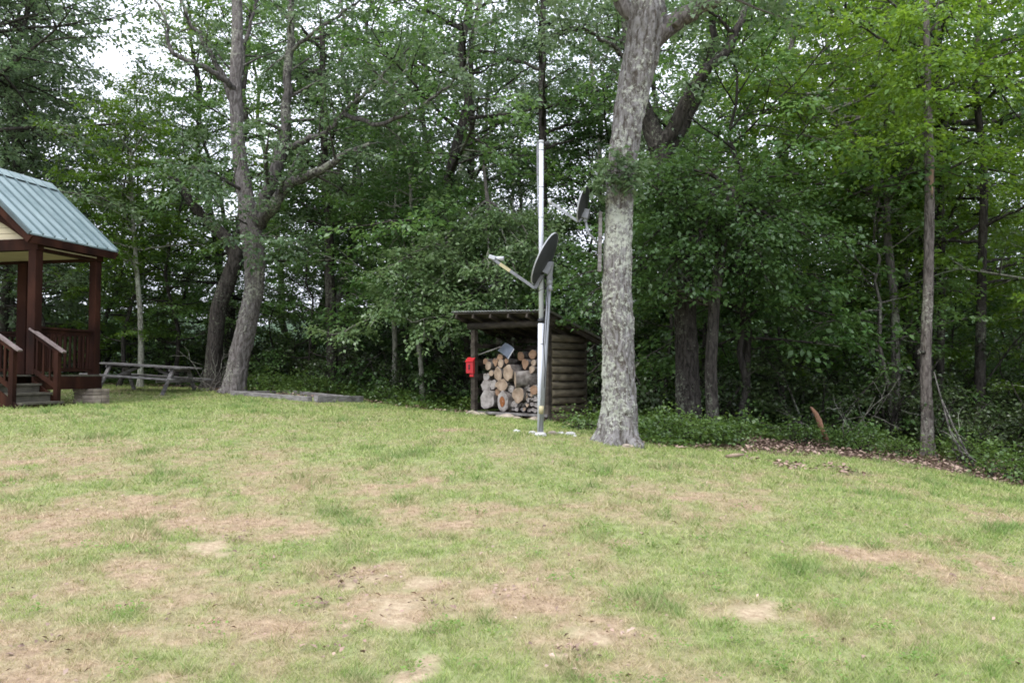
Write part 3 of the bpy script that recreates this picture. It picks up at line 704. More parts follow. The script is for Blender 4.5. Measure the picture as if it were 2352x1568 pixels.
LOWS = [grow_shrub(401, .50, .62, 9, 4, 3, 9, .055), grow_shrub(402, .38, .6, 8, 4, 3, 9, .05)]
for i, (px_, D_, sc_, w_) in enumerate([(1490, 12.9, .9, 'right at the foot of the big lichen oak'), (1530, 12.6, 1.0, 'second to the right from the big lichen oak'), (1575, 13.1, 1.1, 'third to the right from the big lichen oak'), (1625, 13.2, 1.0, 'fourth to the right from the big lichen oak'),
     (1680, 13.6, 1.0, 'below the dark branching trunk'), (1350, 13.4, 1.0, 'between the log wall and the big lichen oak'), (1835, 14.6, .9, 'just left of the broken stump'), (1935, 14.9, .9, 'just right of the broken stump'), (1975, 14.6, 1.0, 'between the broken stump and the peeling trunk'),
     (2060, 15.0, 1.0, 'left of the peeling trunk base'), (2210, 15.0, 1.1, 'right of the peeling trunk base'), (2310, 13.4, 1.3, 'at the right edge of the photo'), (610, 20.6, 1.1, 'right of the leaning oak base'), (890, 19.2, 1.2, 'right of the garden timbers'), (700, 21.0, 1.1, 'behind the garden timbers')]):
    put_tree('low_shrub', 'low bright green shrub ' + w_, 'low shrubs along the lawn edge', 'shrub', *LOWS[i % 2], BARK['dark'], LEAF['cover'], (px_ - CX) * D_ / F0, D_, i * 1.7, sc_, ('stems', 'foliage'))

# ------------------------------------------------------------------ hero trees
def hero(name, label, base, trunk, widths, limbs, bark, leafm, seed, fol, flare=1.35, ksides=20, limb_bark=None, limb_scale=1.0, ridges=0.0):
    """trunk: list of world points, widths radii; limbs: list of (points, r0, r1, n2, L2, n3) in world space"""
    rg = np.random.default_rng(seed); wd = Wood(); tw = []
    org = Vector((base[0], base[1], hz1(base[0], base[1])))
    root = thing(name, label, 'tree', org)
    o_ = np.array(org)
    def smooth(pts, m):
        P = np.array([np.array(p) for p in pts], float) - o_; t = np.linspace(0, 1, len(P)); tt = np.linspace(0, 1, m)
        Q = np.stack([np.interp(tt, t, P[:, c]) for c in range(3)], -1)
        for _ in range(2): Q[1:-1] = (Q[:-2] + 2 * Q[1:-1] + Q[2:]) / 4
        return Q
    m = max(12, len(trunk) * (26 if ridges else 7))
    P = smooth(trunk, m); rad = np.interp(np.linspace(0, 1, m), np.linspace(0, 1, len(widths)), widths)
    hgt = P[:, 2]; fl = np.exp(-np.clip(hgt, 0, None) / .16) * (flare - 1)
    # trunk with root flare and lumpy bark
    k = ksides
    T = unit(np.gradient(P, axis=0)); u = unit(np.cross(T, np.array([0, 1.0, 0.02]))); v = np.cross(T, u)
    a = np.arange(k) * 2 * math.pi / k
    lob = 1 + fl[:, None] * (1 + .8 * np.cos(a * 5 + seed)[None, :]) + .05 * (rg.random((m, k)) - .5) + .05 * np.cos(a * 3 + hgt[:, None] * 1.3)
    if ridges:
        ag, zg = np.meshgrid(a / 6.2832 * 26, hgt * 4.2)
        lob = lob + ridges * (np.abs(vnoise(ag + .8 * vnoise(zg, ag * .3, 5), zg, 8) - .5) * 2 - .5) + ridges * .7 * (vnoise(ag * 2.1, zg * 3.1, 12) - .5) - .05 * (rg.random((m, k)) - .5) * .6
    VV = P[:, None, :] + (rad[:, None] * lob)[..., None] * (np.cos(a)[None, :, None] * u[:, None, :] + np.sin(a)[None, :, None] * v[:, None, :])
    i = np.arange(m * k).reshape(m, k); j = np.roll(i, -1, axis=1)
    wd.V.append(VV.reshape(-1, 3)); wd.F.append(np.stack([i[:-1], j[:-1], j[1:], i[1:]], -1).reshape(-1, 4)); wd.n = m * k
    wl = Wood()
    for pts_, r0, r1, n2, L2, n3 in limbs:
        Q = smooth(pts_, max(8, len(pts_) * 5)); Q[1:-1] += rg.normal(size=Q[1:-1].shape) * .02
        wl.tube(Q, np.linspace(r0, r1, len(Q)) * limb_scale, 10, .10, rg)
        if n2: twigs_from(rg, wl, Q, r1 * 1.6, n2, L2, n3, .45 if n3 > 2 else .12, tw, t0=.2, flat=.5)
    a_ = link_mesh('trunk', wd.mesh('trunk'), bark, root)
    if wl.n: link_mesh('limbs', wl.mesh('limbs'), limb_bark or bark, root)
    if tw:
        V, F = leaves_on(rg, tw, fol[0], fol[1])
        link_mesh('crown', fast_mesh('crown', V, F), leafm, root)
    return root

# big lichen covered oak beside the mast
D = 11.3
tr = [(1420, 1035), (1424, 940), (1421, 840), (1418, 740), (1416, 640), (1418, 540), (1424, 440), (1433, 340), (1449, 240), (1472, 140), (1488, 50), (1492, -60)]
TP = [W(a, b, D) for a, b in tr]
wid = [.250, .232, .215, .208, .197, .182, .186, .192, .208, .240, .262, .21]
limbs = [
 ([W(1500, 90, D), W(1560, 40, D - .1), W(1640, 0, D - .2), W(1760, -60, D - .3), W(1900, -110, D)], .16, .04, 10, 1.3, 6),
 ([W(1470, 60, D), W(1425, 0, D + .2), W(1380, -70, D + .3), W(1300, -130, D + .2), W(1180, -170, D)], .13, .03, 12, 1.3, 6),
 ([W(1492, -50, D), W(1500, -200, D), W(1480, -420, D + .2)], .22, .12, 8, 1.6, 6),
 ([W(1480, -120, D), W(1400, -160, D - .5), W(1300, -120, D - .8), W(1240, -60, D - .7)], .06, .015, 11, 1.0, 6),
 ([W(1500, -150, D), W(1620, -180, D - .2), W(1760, -90, D - .2), W(1820, -20, D)], .07, .02, 10, 1.1, 6),
 ([W(1480, -300, D), W(1300, -380, D + .4), W(1100, -330, D + .6)], .08, .02, 12, 1.3, 6),
 ([W(1490, -300, D), W(1700, -380, D - .4), W(1900, -300, D - .6)], .08, .02, 12, 1.3, 6)]
# sprouts on the trunk
for (a, b, dx) in [(1418, 400, -.22), (1440, 392, .24), (1412, 430, -.2), (1425, 370, -.1), (1436, 420, .1)]:
    limbs.append(([W(a, b, D - .19), W(a, b, D - .26) + Vector((dx * .5, 0, .05)), W(a, b, D - .28) + Vector((dx * .7, 0, .0))], .008, .003, 3, .12, 2))
hero('oak_tree', 'big thick oak trunk blotched with pale lichen standing beside the metal mast', (1.45, 11.3), TP, wid, limbs, BARK['oak'], LEAF['oak'], 1, (13, .09), 1.38, 104, ridges=.13, limb_bark=BARK['oak2'])

# oak behind the big one
D = 16.0
tr = [(1585, 985), (1580, 880), (1576, 780), (1572, 690), (1562, 600), (1545, 500), (1525, 400), (1512, 330)]
limbs = [
 ([W(1512, 340, D), W(1480, 260, D), W(1462, 160, D + .2), W(1440, 60, D + .2), W(1425, -60, D)], .20, .08, 6, 1.4, 5),
 ([W(1514, 340, D), W(1560, 270, D - .2), W(1600, 180, D - .3), W(1660, 130, D - .3), W(1700, 60, D - .2), W(1720, -30, D)], .16, .05, 7, 1.2, 5),
 ([W(1524, 360, D), W(1562, 300, D + .3), W(1612, 200, D + .4), W(1640, 90, D + .6), W(1630, -30, D + .6)], .15, .05, 6, 1.2, 5),
 ([W(1690, 90, D - .2), W(1650, 40, D - .4), W(1600, 10, D - .5)], .05, .01, 7, 1.0, 6),
 ([W(1462, 160, D + .2), W(1400, 100, D), W(1330, 60, D - .2), W(1290, 70, D - .2)], .06, .012, 9, 1.2, 6)]
hero('oak_tree', 'dark forked oak rising right behind the big lichen trunk', (W(1585, 900, D).x, D), [W(a, b, D) for a, b in tr], [.25, .23, .215, .205, .20, .195, .19, .19], limbs, BARK['dark'], LEAF['oak'], 2, (15, .105), 1.2, 40, ridges=.12)

# left oak with spreading limbs
D = 20.0
tr = [(536, 905), (548, 830), (566, 745), (583, 665), (586, 590), (578, 530), (566, 460), (552, 380), (544, 300), (540, 200), (546, 110), (545, 0), (548, -90)]
limbs = [
 ([W(584, 530, D), W(604, 470, D - .2), W(632, 400, D - .2), W(655, 320, D), W(658, 240, D + .2), W(666, 120, D + .2), W(668, -20, D + .2)], .24, .10, 16, 1.9, 6),
 ([W(590, 520, D), W(628, 470, D - .5), W(660, 425, D - .6), W(735, 392, D - .8), W(800, 350, D - 1), W(850, 330, D - 1.2)], .22, .06, 15, 1.6, 6),
 ([W(655, 345, D), W(700, 322, D - .6), W(752, 306, D - .8), W(786, 262, D - .9), W(828, 222, D - 1), W(876, 178, D - 1), W(940, 110, D - 1)], .11, .025, 13, 1.5, 6),
 ([W(786, 262, D - .9), W(870, 290, D - 1.4), W(938, 262, D - 1.7), W(1010, 215, D - 2), W(1068, 164, D - 2.1), W(1078, 120, D - 2.1)], .075, .02, 12, 1.4, 5),
 ([W(540, 210, D), W(520, 185, D - .3), W(461, 147, D - .8), W(400, 128, D - 1), W(384, 95, D - 1), W(386, 55, D - 1), W(352, -10, D - 1)], .10, .035, 3, .6, 2),
 ([W(542, 260, D), W(500, 150, D + .3), W(470, 100, D + .3), W(440, 60, D + .3), W(412, -10, D + .3)], .10, .05, 6, 1.0, 5),
 ([W(545, 240, D), W(560, 100, D + 1), W(600, -20, D + 1.5)], .09, .04, 12, 1.8, 6),
 ([W(560, 440, D), W(500, 400, D - 1), W(440, 380, D - 2)], .06, .015, 9, 1.4, 5),
 ([W(938, 262, D - 1.7), W(918, 215, D - 1.8), W(868, 170, D - 2), W(828, 130, D - 2)], .045, .012, 5, .8, 3),
 ([W(900, 200, D - 1.9), W(925, 170, D - 1.9), W(945, 130, D - 1.9)], .025, .008, 3, .5, 3),
 ([W(666, 120, D + .2), W(740, 60, D - .5), W(830, 0, D - 1), W(900, -40, D - 1)], .06, .02, 11, 1.6, 6),
 ([W(584, 545, D), W(620, 540, D - .8), W(680, 560, D - 1.6)], .035, .01, 8, 1.0, 5),
 ([W(575, 520, D), W(540, 500, D - .9), W(500, 470, D - 1.6)], .035, .01, 8, 1.0, 5)]
hero('oak_tree', 'leaning grey oak with long spreading limbs behind the picnic table', (W(536, 890, D).x, D), [W(a, b, D) for a, b in tr], [.28, .245, .235, .22, .245, .26, .20, .17, .155, .15, .14, .12, .1], limbs, BARK['oak2'], LEAF['oak'], 3, (14, .112), 1.25, 64, ridges=.13, limb_bark=BARK['darkgrey'], limb_scale=.78)

# dark leaning tree behind it
D = 22.5
hero('leaning_tree', 'dark crooked tree leaning beside the grey oak, bent to the left', (W(492, 860, D).x, D), [W(a, b, D) for a, b in [(486, 900), (492, 800), (500, 710), (522, 650), (545, 590), (520, 545), (478, 508), (440, 470), (400, 400)]],
     [.24, .21, .21, .22, .20, .17, .14, .11, .06], [([W(478, 508, D), W(430, 440, D - .5), W(380, 400, D - .5)], .07, .02, 9, 1.6, 6), ([W(545, 590, D), W(600, 500, D + .5), W(640, 380, D + .6)], .10, .03, 10, 1.6, 6)], BARK['dark'], LEAF['mid'], 4, (12, .11))

# right hand tree with peeling bark
D = 15.6
hero('peeling_tree', 'straight grey trunk with orange peeled bark at the right of the lawn', (W(2130, 1040, D).x, D), [W(a, b, D) for a, b in [(2130, 1060), (2130, 960), (2126, 860), (2128, 760), (2132, 640), (2134, 520), (2136, 400), (2133, 300), (2130, 200), (2128, 60), (2126, -80)]],
     [.125, .108, .100, .094, .09, .088, .086, .08, .068, .055, .042],
     [([W(2126, 815, D), W(2114, 806, D - .12), W(2109, 812, D - .15)], .05, .03, 0, 0, 0),
      ([W(2130, 190, D), W(2060, 120, D - .4), W(1980, 60, D - .6), W(1900, 20, D - .6)], .05, .012, 13, 1.4, 6),
      ([W(2130, 300, D), W(2080, 330, D - .6), W(1990, 340, D - .8)], .03, .01, 8, 1.0, 5),
      ([W(2130, 120, D), W(2150, 110, D - .8), W(2110, 150, D - 1.4)], .03, .008, 8, .8, 6),
      ([W(2130, 230, D), W(2100, 190, D - .8), W(2160, 240, D - 1.3)], .03, .008, 8, .8, 6),
      ([W(2128, 30, D), W(2160, 0, D - .8), W(2140, 40, D - 1.4)], .03, .008, 8, .8, 6),
      ([W(2132, 400, D), W(2190, 385, D), W(2250, 350, D)], .03, .01, 7, 1.0, 5),
      ([W(2130, 240, D), W(2200, 180, D - .5), W(2290, 130, D - .7), W(2360, 110, D - .7)], .05, .012, 13, 1.4, 6),
      ([W(2128, 80, D), W(2200, 0, D), W(2300, -60, D)], .05, .012, 11, 1.4, 6), ([W(2128, 80, D), W(2040, 0, D), W(1960, -50, D)], .05, .012, 11, 1.4, 6)],
     BARK['peel'], LEAF['bright'], 5, (14, .10), 1.3, 40, ridges=.12, limb_bark=BARK['dark'], limb_scale=.7)

pk = bpy.data.objects['peeling_tree']; o__ = np.array(pk.location); V_ = []; na = 9; nzp = 16
for i in range(nzp):
    f = i / (nzp - 1); c_ = np.array(W(2135, 375 + 85 * f, 15.6)) - o__; hwid = .95 * math.sin(math.pi * min(1, f * 1.1 + .02)) ** .7 * (1 + .25 * 2.0 * math.sin(i * 2.3)) + .05
    for j in range(na):
        a_ = -math.pi / 2 + .05 + (j / (na - 1) - .5) * 2 * hwid * .55; V_.append(c_ + np.array([math.cos(a_), math.sin(a_), 0]) * (.089 + .010 * math.sin(math.pi * j / (na - 1))))
F_ = [(i * na + j, i * na + j + 1, (i + 1) * na + j + 1, (i + 1) * na + j) for i in range(nzp - 1) for j in range(na - 1)]
link_mesh('peeled_patch', fast_mesh('peeled_patch', V_, F_, True), noise_mat('bare_orange_wood', [(.13, .08, .055), (.25, .17, .115), (.33, .26, .19)], 9, (1, 1, .15), .8, .3), pk)

# named mid distance trunks: px at base, base D, top px, radius, bark, leaf
def mid_tree(label, pxs, D, r, bark, leafm, seed, low=.35, H=13, spread=2.4, name='slender_tree', leafsize=.105, n1=22):
    P = [W(px, py, D) for px, py in pxs]
    rg = np.random.default_rng(seed); limbs = []
    top = P[-1]
    for i in range(n1):
        f = low + (1 - low) * (i + rg.random()) / n1; x = f * (len(P) - 1); j = min(int(x), len(P) - 2); q = P[j].lerp(P[j + 1], x - j)
        a = rg.random() * 6.283; L = spread * (.5 + .6 * rg.random())
        e = Vector((math.cos(a) * L, math.sin(a) * L, L * (.05 + .45 * rg.random())))
        limbs.append(([q, q + e * .5 + Vector((0, 0, .05)), q + e], r * .35, .008, 6, L * .42, 5))
    return hero(name, label, (P[0].x, D), P, list(np.linspace(r, r * .45, len(P))), limbs, bark, leafm, seed, (11, leafsize), 1.25, 10)
mid_tree('thin pale trunk behind the left end of the picnic table', [(322, 900), (324, 800), (322, 720), (316, 640), (308, 540), (303, 440), (300, 340)], 23, .085, BARK['pale'], LEAF['bright'], 41, .5, spread=2.0, name='pale_tree')
mid_tree('dark straight trunk in the wood midway between the oak and the woodshed', [(765, 900), (762, 780), (757, 650), (756, 500), (745, 400), (742, 200), (740, 60)], 23, .17, BARK['dark'], LEAF['mid'], 42, .45)
mid_tree('slim dark trunk close to the right of the dark straight trunk', [(790, 900), (795, 760), (802, 620), (812, 480), (815, 330), (812, 200)], 24.5, .09, BARK['dark'], LEAF['oak'], 43, .5)
mid_tree('mottled pale and dark trunk left of the woodshed behind bright maple sprays', [(905, 915), (908, 800), (903, 700), (905, 560), (912, 400), (918, 200)], 22, .08, BARK['pale'], LEAF['mid'], 44, .4)
mid_tree('thin bent pale sapling trunk nearest the left side of the woodshed', [(972, 925), (968, 850), (960, 780), (955, 650), (945, 500), (940, 380)], 20.5, .07, BARK['pale'], LEAF['mid'], 45, .45, spread=1.7)
mid_tree('tall dark trunk rising directly behind the top of the mast', [(1250, 940), (1248, 700), (1248, 500), (1246, 320), (1245, 160), (1248, 0), (1248, -90)], 21, .14, BARK['dark'], LEAF['oak'], 46, .45, spread=2.8, n1=17)
mid_tree('straight trunk with a broken pale scar between the oak limbs and the mast', [(1090, 930), (1088, 700), (1085, 500), (1084, 400), (1083, 200), (1080, 0)], 24, .12, BARK['dark'], LEAF['oak'], 47, .45, spread=2.8, n1=16)
mid_tree('dark branching trunk in the shade right of the big oak', [(1715, 985), (1715, 860), (1718, 740), (1712, 660), (1690, 560), (1650, 470)], 17, .09, BARK['dark'], LEAF['dark'], 48, .4, spread=1.9)
mid_tree('grey trunk just behind the peeling trunk at the right', [(2158, 1010), (2160, 850), (2165, 600), (2160, 350), (2150, 100)], 18.5, .10, BARK['dark'], LEAF['bright'], 49, .5)
mid_tree('slim pale sapling trunk between the dark mass and the peeling trunk', [(2015, 980), (2020, 700), (2018, 500), (2015, 350), (2016, 120)], 20, .05, BARK['pale'], LEAF['bright'], 50, .45, spread=2.0)
mid_tree('curved grey maple trunk in the right wood arching to the left', [(2060, 985), (2055, 700), (2035, 520), (2040, 430), (1990, 330), (1920, 270), (1850, 215)], 18, .10, BARK['grey'], LEAF['bright'], 51, .35, spread=2.4, n1=26)
mid_tree('dark crooked trunk near the right edge of the wood', [(2250, 985), (2252, 800), (2255, 600), (2262, 400), (2240, 200), (2250, 0)], 18, .12, BARK['dark'], LEAF['bright'], 52, .3, spread=2.4)

# dark blue green mass right of the big oak: drooping pinnate tree
def locust():
    D = 14.8; rg = np.random.default_rng(9)
    P = [W(a, b, D) for a, b in [(1640, 1000), (1632, 850), (1640, 700), (1655, 580), (1670, 480), (1680, 430)]]
    limbs = []
    for (a, b, dd, n2) in [(1480, 420, -.6, 12), (1520, 470, .4, 12), (1560, 400, -.2, 10), (1620, 395, .3, 10), (1700, 420, -.4, 10), (1780, 480, 0, 11), (1850, 540, -.3, 11), (1480, 560, -.5, 10), (1520, 640, -.6, 10),
                            (1600, 560, -.8, 10), (1700, 560, -.8, 11), (1760, 640, -.4, 9), (1840, 620, .5, 9), (1470, 490, .8, 9), (1580, 500, .9, 9), (1900, 560, .3, 9), (1320, 610, 1.2, 8), (1300, 655, 1.6, 7), (1360, 590, .6, 8), (1325, 690, -.1, 6), (1350, 715, .3, 6), (1295, 650, .2, 6)]:
        q = P[rg.integers(2, 6)]; e = W(a, b, D + dd); limbs.append(([q, q.lerp(e, .55) + Vector((0, 0, .18)), e], .045, .01, n2, 1.0, 6))
    hero('locust_tree', 'broad tree with dark bluish green drooping foliage spreading right of the big oak', (P[0].x, D), P, [.12, .11, .10, .09, .07, .04], limbs, BARK['dark'], LEAF['dark'], 9, (12, .09), 1.2, 10)
locust()

# maple with bright sprays hanging left of the woodshed
def maple():
    D = 19.6; rg = np.random.default_rng(19)
    P = [W(a, b, D) for a, b in [(1150, 950), (1148, 840), (1145, 740), (1140, 640), (1130, 540), (1120, 460), (1110, 380)]]
    limbs = []
    for (a, b, dd, n2) in [(870, 620, -1.6, 12), (930, 590, -1.0, 12), (1000, 560, -1.2, 11), (1060, 540, -.8, 9), (900, 690, -1.2, 9), (760, 770, -1.4, 10), (850, 750, -1.6, 10), (940, 740, -1.8, 10), (1010, 760, -1.8, 9), (1080, 800, -1.7, 7), (1050, 700, -1.6, 9),
                            (1200, 560, -1.3, 9), (1260, 600, -1.2, 9), (1190, 640, -1.6, 9), (1280, 520, -.5, 9), (1000, 650, -1.4, 10), (1120, 620, -1.6, 9), (1000, 480, -.5, 9), (1180, 480, -.6, 9)]:
        q = P[int(rg.integers(2, 6))]; e = W(a, b, D + dd); limbs.append(([q, q.lerp(e, .5) + Vector((0, 0, .22)), e], .035, .007, n2, .85, 6))
    hero('maple_tree', 'young maple with light green layered sprays reaching left of the woodshed', (P[0].x, D), P, [.09, .085, .08, .07, .06, .05, .03], limbs, BARK['grey'], LEAF['spray'], 19, (13, .095), 1.2, 10)
maple()

# twiggy dead branches, snag
def dead_brush(label, px, py, D, seed, n=9, s=1.0):
    rg = np.random.default_rng(seed); wd = Wood(); c = np.array(W(px, py, D)); g = hz1(c[0], c[1])
    root = thing('dead_branch', label, 'dead branch', (c[0], c[1], g))
    for i in range(n):
        a = rg.normal() * .8; d = unit(np.array([math.sin(a), rg.normal() * .3, .35 + .5 * rg.random()]))
        Q, _ = wander(rg, [rg.normal() * .2, rg.normal() * .15, -.03], d, s * (.8 + .6 * rg.random()), 7, .22, -.03)
        wd.tube(Q, np.linspace(.011, .003, 8), 5)
        for j in range(4):
            q, dd = along(Q, .3 + .6 * rg.random()); T_, _ = wander(rg, q, unit(dd + rg.normal(size=3) * .7), .4 * s, 5, .25, 0); wd.tube(T_, np.linspace(.007, .003, 6), 4)
    link_mesh('branches', wd.mesh('branches'), BARK['grey'], root)
dead_brush('tangle of bare grey twigs between the picnic table and the leaning oak', 478, 860, 21.0, 5, 12)
dead_brush('bare pale branches leaning in the dark thicket left of the peeling trunk', 1960, 980, 15.2, 6, 5, 1.4)
dead_brush('bare twigs sticking up at the far right wood edge', 2270, 1060, 14.2, 8, 4, 1.0)
sn = MB(); P = [W(a, b, 14.5) for a, b in [(1898, 1010), (1887, 985), (1881, 965), (1873, 948), (1862, 934)]]
sn.tube(P, [.05, .046, .049, .038, .016], 9); sb = sn.build('broken_stump', SNAG)
tag(sb, 'short leaning orange brown broken stump among the low green shrubs', 'stump')
for i, (a, b) in enumerate([(2245, 1040), (2262, 1060)]):
    m_ = MB(); p0 = W(a - 30 * i, b + 10, 14.0); p0.z = hz1(p0.x, p0.y) - .05; m_.tube([p0, p0 + Vector((-.25, .2, .7)), p0 + Vector((-.45, .3, 1.3 + .4 * i))], [.024, .018, .010], 7)
    tag(m_.build('dead_pole', BARK['darkgrey']), ['thin pale leaning dead stem at the right wood edge', 'second pale leaning stem, farther right in the wood edge'][i], 'dead stem')

# ------------------------------------------------------------------ porch with green metal roof
E2 = Vector((.2167, .9762, 0)); R2 = Vector((.9762, -.2167, 0)); P1 = Vector((-9.4, 16.3, 0))
def G(a, b, z): return P1 + R2 * a + E2 * b + Vector((0, 0, z))
porch = thing('porch', 'open wooden porch with green metal gable roof and red brown posts', 'porch', (P1.x, P1.y, hz1(P1.x, P1.y)))
ZD, BD = 1.6, 1.67
RA, EL, ER, BF, BB = -1.54, -3.30, .22, -.40, BD + .42      # ridge, left eave, right eave, front, back
ZE, ZR = 4.30, 5.86
def gbox(mb, a0, a1, b0, b1, z0, z1, mi=0):
    vs = [G(a, b, z) for a in (a0, a1) for b in (b0, b1) for z in (z0, z1)]
    return mb.add(vs, [(0, 1, 3, 2), (4, 6, 7, 5), (0, 4, 5, 1), (2, 3, 7, 6), (0, 2, 6, 4), (1, 5, 7, 3)], mi)
# roof planes
for side, ea in (('r', ER), ('l', EL)):
    mb = MB(); th = .03
    vs = [G(ea, BF, ZE), G(ea, BB, ZE), G(RA, BB, ZR), G(RA, BF, ZR)]; up = Vector((0, 0, th))
    mb.add(vs + [v + up for v in vs], [(0, 1, 2, 3), (7, 6, 5, 4), (0, 4, 5, 1), (1, 5, 6, 2), (2, 6, 7, 3), (3, 7, 4, 0)])
    rpn = mb.build('roof_panel', ROOFM, porch)
    for i in range(9):
        b_ = BF + .03 + (BB - BF - .06) * i / 8
        MB().beam(G(ea, b_, ZE + th + .020), G(RA, b_, ZR + th + .020), .030, .042, (0, 0, 1)).build('seam', ROOFS, rpn)
mb = MB()
nx_ = (ER - RA); sl = (ZR - ZE) / nx_
for sg, e_ in ((1, ER), (-1, EL)):
    vs = [G(RA, BF - .02, ZR + .075), G(RA, BB + .02, ZR + .075), G(RA + sg * .2, BB + .02, ZR + .075 - .2 * sl), G(RA + sg * .2, BF - .02, ZR + .075 - .2 * sl)]
    mb.add(vs + [v - Vector((0, 0, .014)) for v in vs], [(0, 1, 2, 3), (7, 6, 5, 4), (0, 4, 5, 1), (1, 5, 6, 2), (2, 6, 7, 3), (3, 7, 4, 0)])
rc_ = mb.build('ridge_cap', ROOFM, porch)
for sg in (1, -1): MB().beam(G(RA + sg * .19, BF, ZR - .19 * sl + .050), G(RA + sg * .19, BB, ZR - .19 * sl + .050), .02, .03).build('shadow_closure_strip', ROOFT, rc_)  # closes the gap below the cap, dark to give its shadow line
# dark edge trim along the rakes
mb = MB()
for b_ in (BF - .012, BB + .012):
    for e_ in (ER, EL): mb.beam(G(e_, b_, ZE + .02), G(RA, b_, ZR + .02), .022, .07)
mb.build('rake_trim', ROOFT, porch)
# fascia boards
for b_ in (BF + .02, BB - .03):
    for e_ in (ER - .012, EL + .012): MB().beam(G(e_, b_, ZE - .10), G(RA, b_, ZR - .10), .035, .15).build('fascia_board', STAIN, porch)
for e_ in (ER - .02, EL + .02): MB().beam(G(e_, BF + .04, ZE - .085), G(e_, BB - .05, ZE - .085), .035, .15).build('fascia_board', STAIN, porch)
# sloped cream soffit under the roof and flat ceiling
mb = MB()
for e_ in (ER - .04, EL + .04):
    vs = [G(e_, BF + .04, ZE - .035), G(e_, BB - .05, ZE - .035), G(RA, BB - .05, ZR - .035), G(RA, BF + .04, ZR - .035)]
    mb.add(vs + [v + Vector((0, 0, .02)) for v in vs], [(0, 1, 2, 3), (7, 6, 5, 4), (0, 4, 5, 1), (1, 5, 6, 2), (2, 6, 7, 3), (3, 7, 4, 0)])
mb.build('soffit', CREAM, porch)
gw = MB()                                              # front gable wall of cream boards, back one too
for b_ in (-.02, BD + .02):
    for k in range(12):
        z0 = 4.28 + k * .12; z1 = z0 + .112
        if z1 > ZR - .12: break
        hw0 = (ZR - .09 - z0) / sl; hw1 = (ZR - .09 - z1) / sl
        vs = [G(RA + s_ * h_, b_ + q, z_) for q in (-.012 - .004 * (k % 2), .012) for (s_, h_, z_) in ((-1, hw0, z0), (1, hw0, z0), (1, hw1, z1), (-1, hw1, z1))]
        gw.add(vs, [(0, 1, 2, 3), (7, 6, 5, 4), (0, 4, 5, 1), (1, 5, 6, 2), (2, 6, 7, 3), (3, 7, 4, 0)])
gw.build('gable_siding', CREAM, porch)
gbox(MB(), EL + .12, ER - .12, .09, BD - .09, 4.10, 4.125).build('ceiling', CREAM, porch)
# beams
gbox(MB(), EL + .10, ER - .10, -.09, .075, 4.05, 4.27).build('beam', STAIN, porch)
gbox(MB(), EL + .10, ER - .10, BD - .075, BD + .09, 4.05, 4.27).build('beam', STAIN, porch)
gbox(MB(), -.09, .09, .078, BD - .078, 4.052, 4.262).build('beam', STAIN, porch)
gbox(MB(), -3.08 - .09, -3.08 + .09, .078, BD - .078, 4.052, 4.262).build('beam', STAIN, porch)
# arched brace under the gable
mb = MB()
for i in range(12):
    t0, t1 = i / 12, (i + 1) / 12
    f = lambda t: G(RA + (t - .5) * 2.9, -.13, 4.30 + .62 * math.sin(math.pi * t))
    mb.beam(f(t0), f(t1), .06, .12)
mb.build('arched_brace', STAIN, porch)
for a, b, wd_ in ((0, 0, .185), (0, BD, .17), (-1.77, BD, .24), (-3.08, BD, .20), (-3.08, 0, .20)):
    gbox(MB(), a - wd_ / 2, a + wd_ / 2, b - wd_ / 2, b + wd_ / 2, ZD, 4.05).build('post', STAIN, porch, .008)
# deck
dk = MB()
for i in range(21):
    b0 = -1.28 + i * .1455; gbox(dk, -3.22, .10 if b0 > -.05 else .02, b0, b0 + .138, ZD - .035, ZD - .002)
dk.build('deck', TREAD, porch)
gbox(MB(), .060, .10, -.10, BD + .10, ZD - .30, ZD - .04).build('deck_skirt', STAIN, porch)
gbox(MB(), -3.2, .098, BD + .102, BD + .14, ZD - .30, ZD - .04).build('deck_skirt', STAIN, porch)
gbox(MB(), -3.2, -.02, -1.32, -1.285, ZD - .28, ZD - .04).build('deck_skirt', STAIN, porch)
# railings
def railing(a0, b0, a1, b1, n_):
    rl = MB().beam(G(a0, b0, ZD + .93), G(a1, b1, ZD + .93), .12, .04).build('railing', STAIN, porch)
    MB().beam(G(a0, b0, ZD + .87), G(a1, b1, ZD + .87), .045, .07).build('upper_rail', STAIN, rl)
    MB().beam(G(a0, b0, ZD + .10), G(a1, b1, ZD + .10), .045, .07).build('bottom_rail', STAIN, rl)
    for i in range(n_):
        t = (i + .5) / n_; q = G(a0 + (a1 - a0) * t, b0 + (b1 - b0) * t, 0)
        MB().box(q + Vector((0, 0, ZD + .485)), (.036, .036, .69)).build('baluster', STAIN, rl)
railing(0, .12, 0, BD - .11, 11)
railing(-.11, BD, -1.64, BD, 11)
railing(-1.9, BD, -2.98, BD, 8)
railing(-3.08, .12, -3.08, BD - .11, 10)
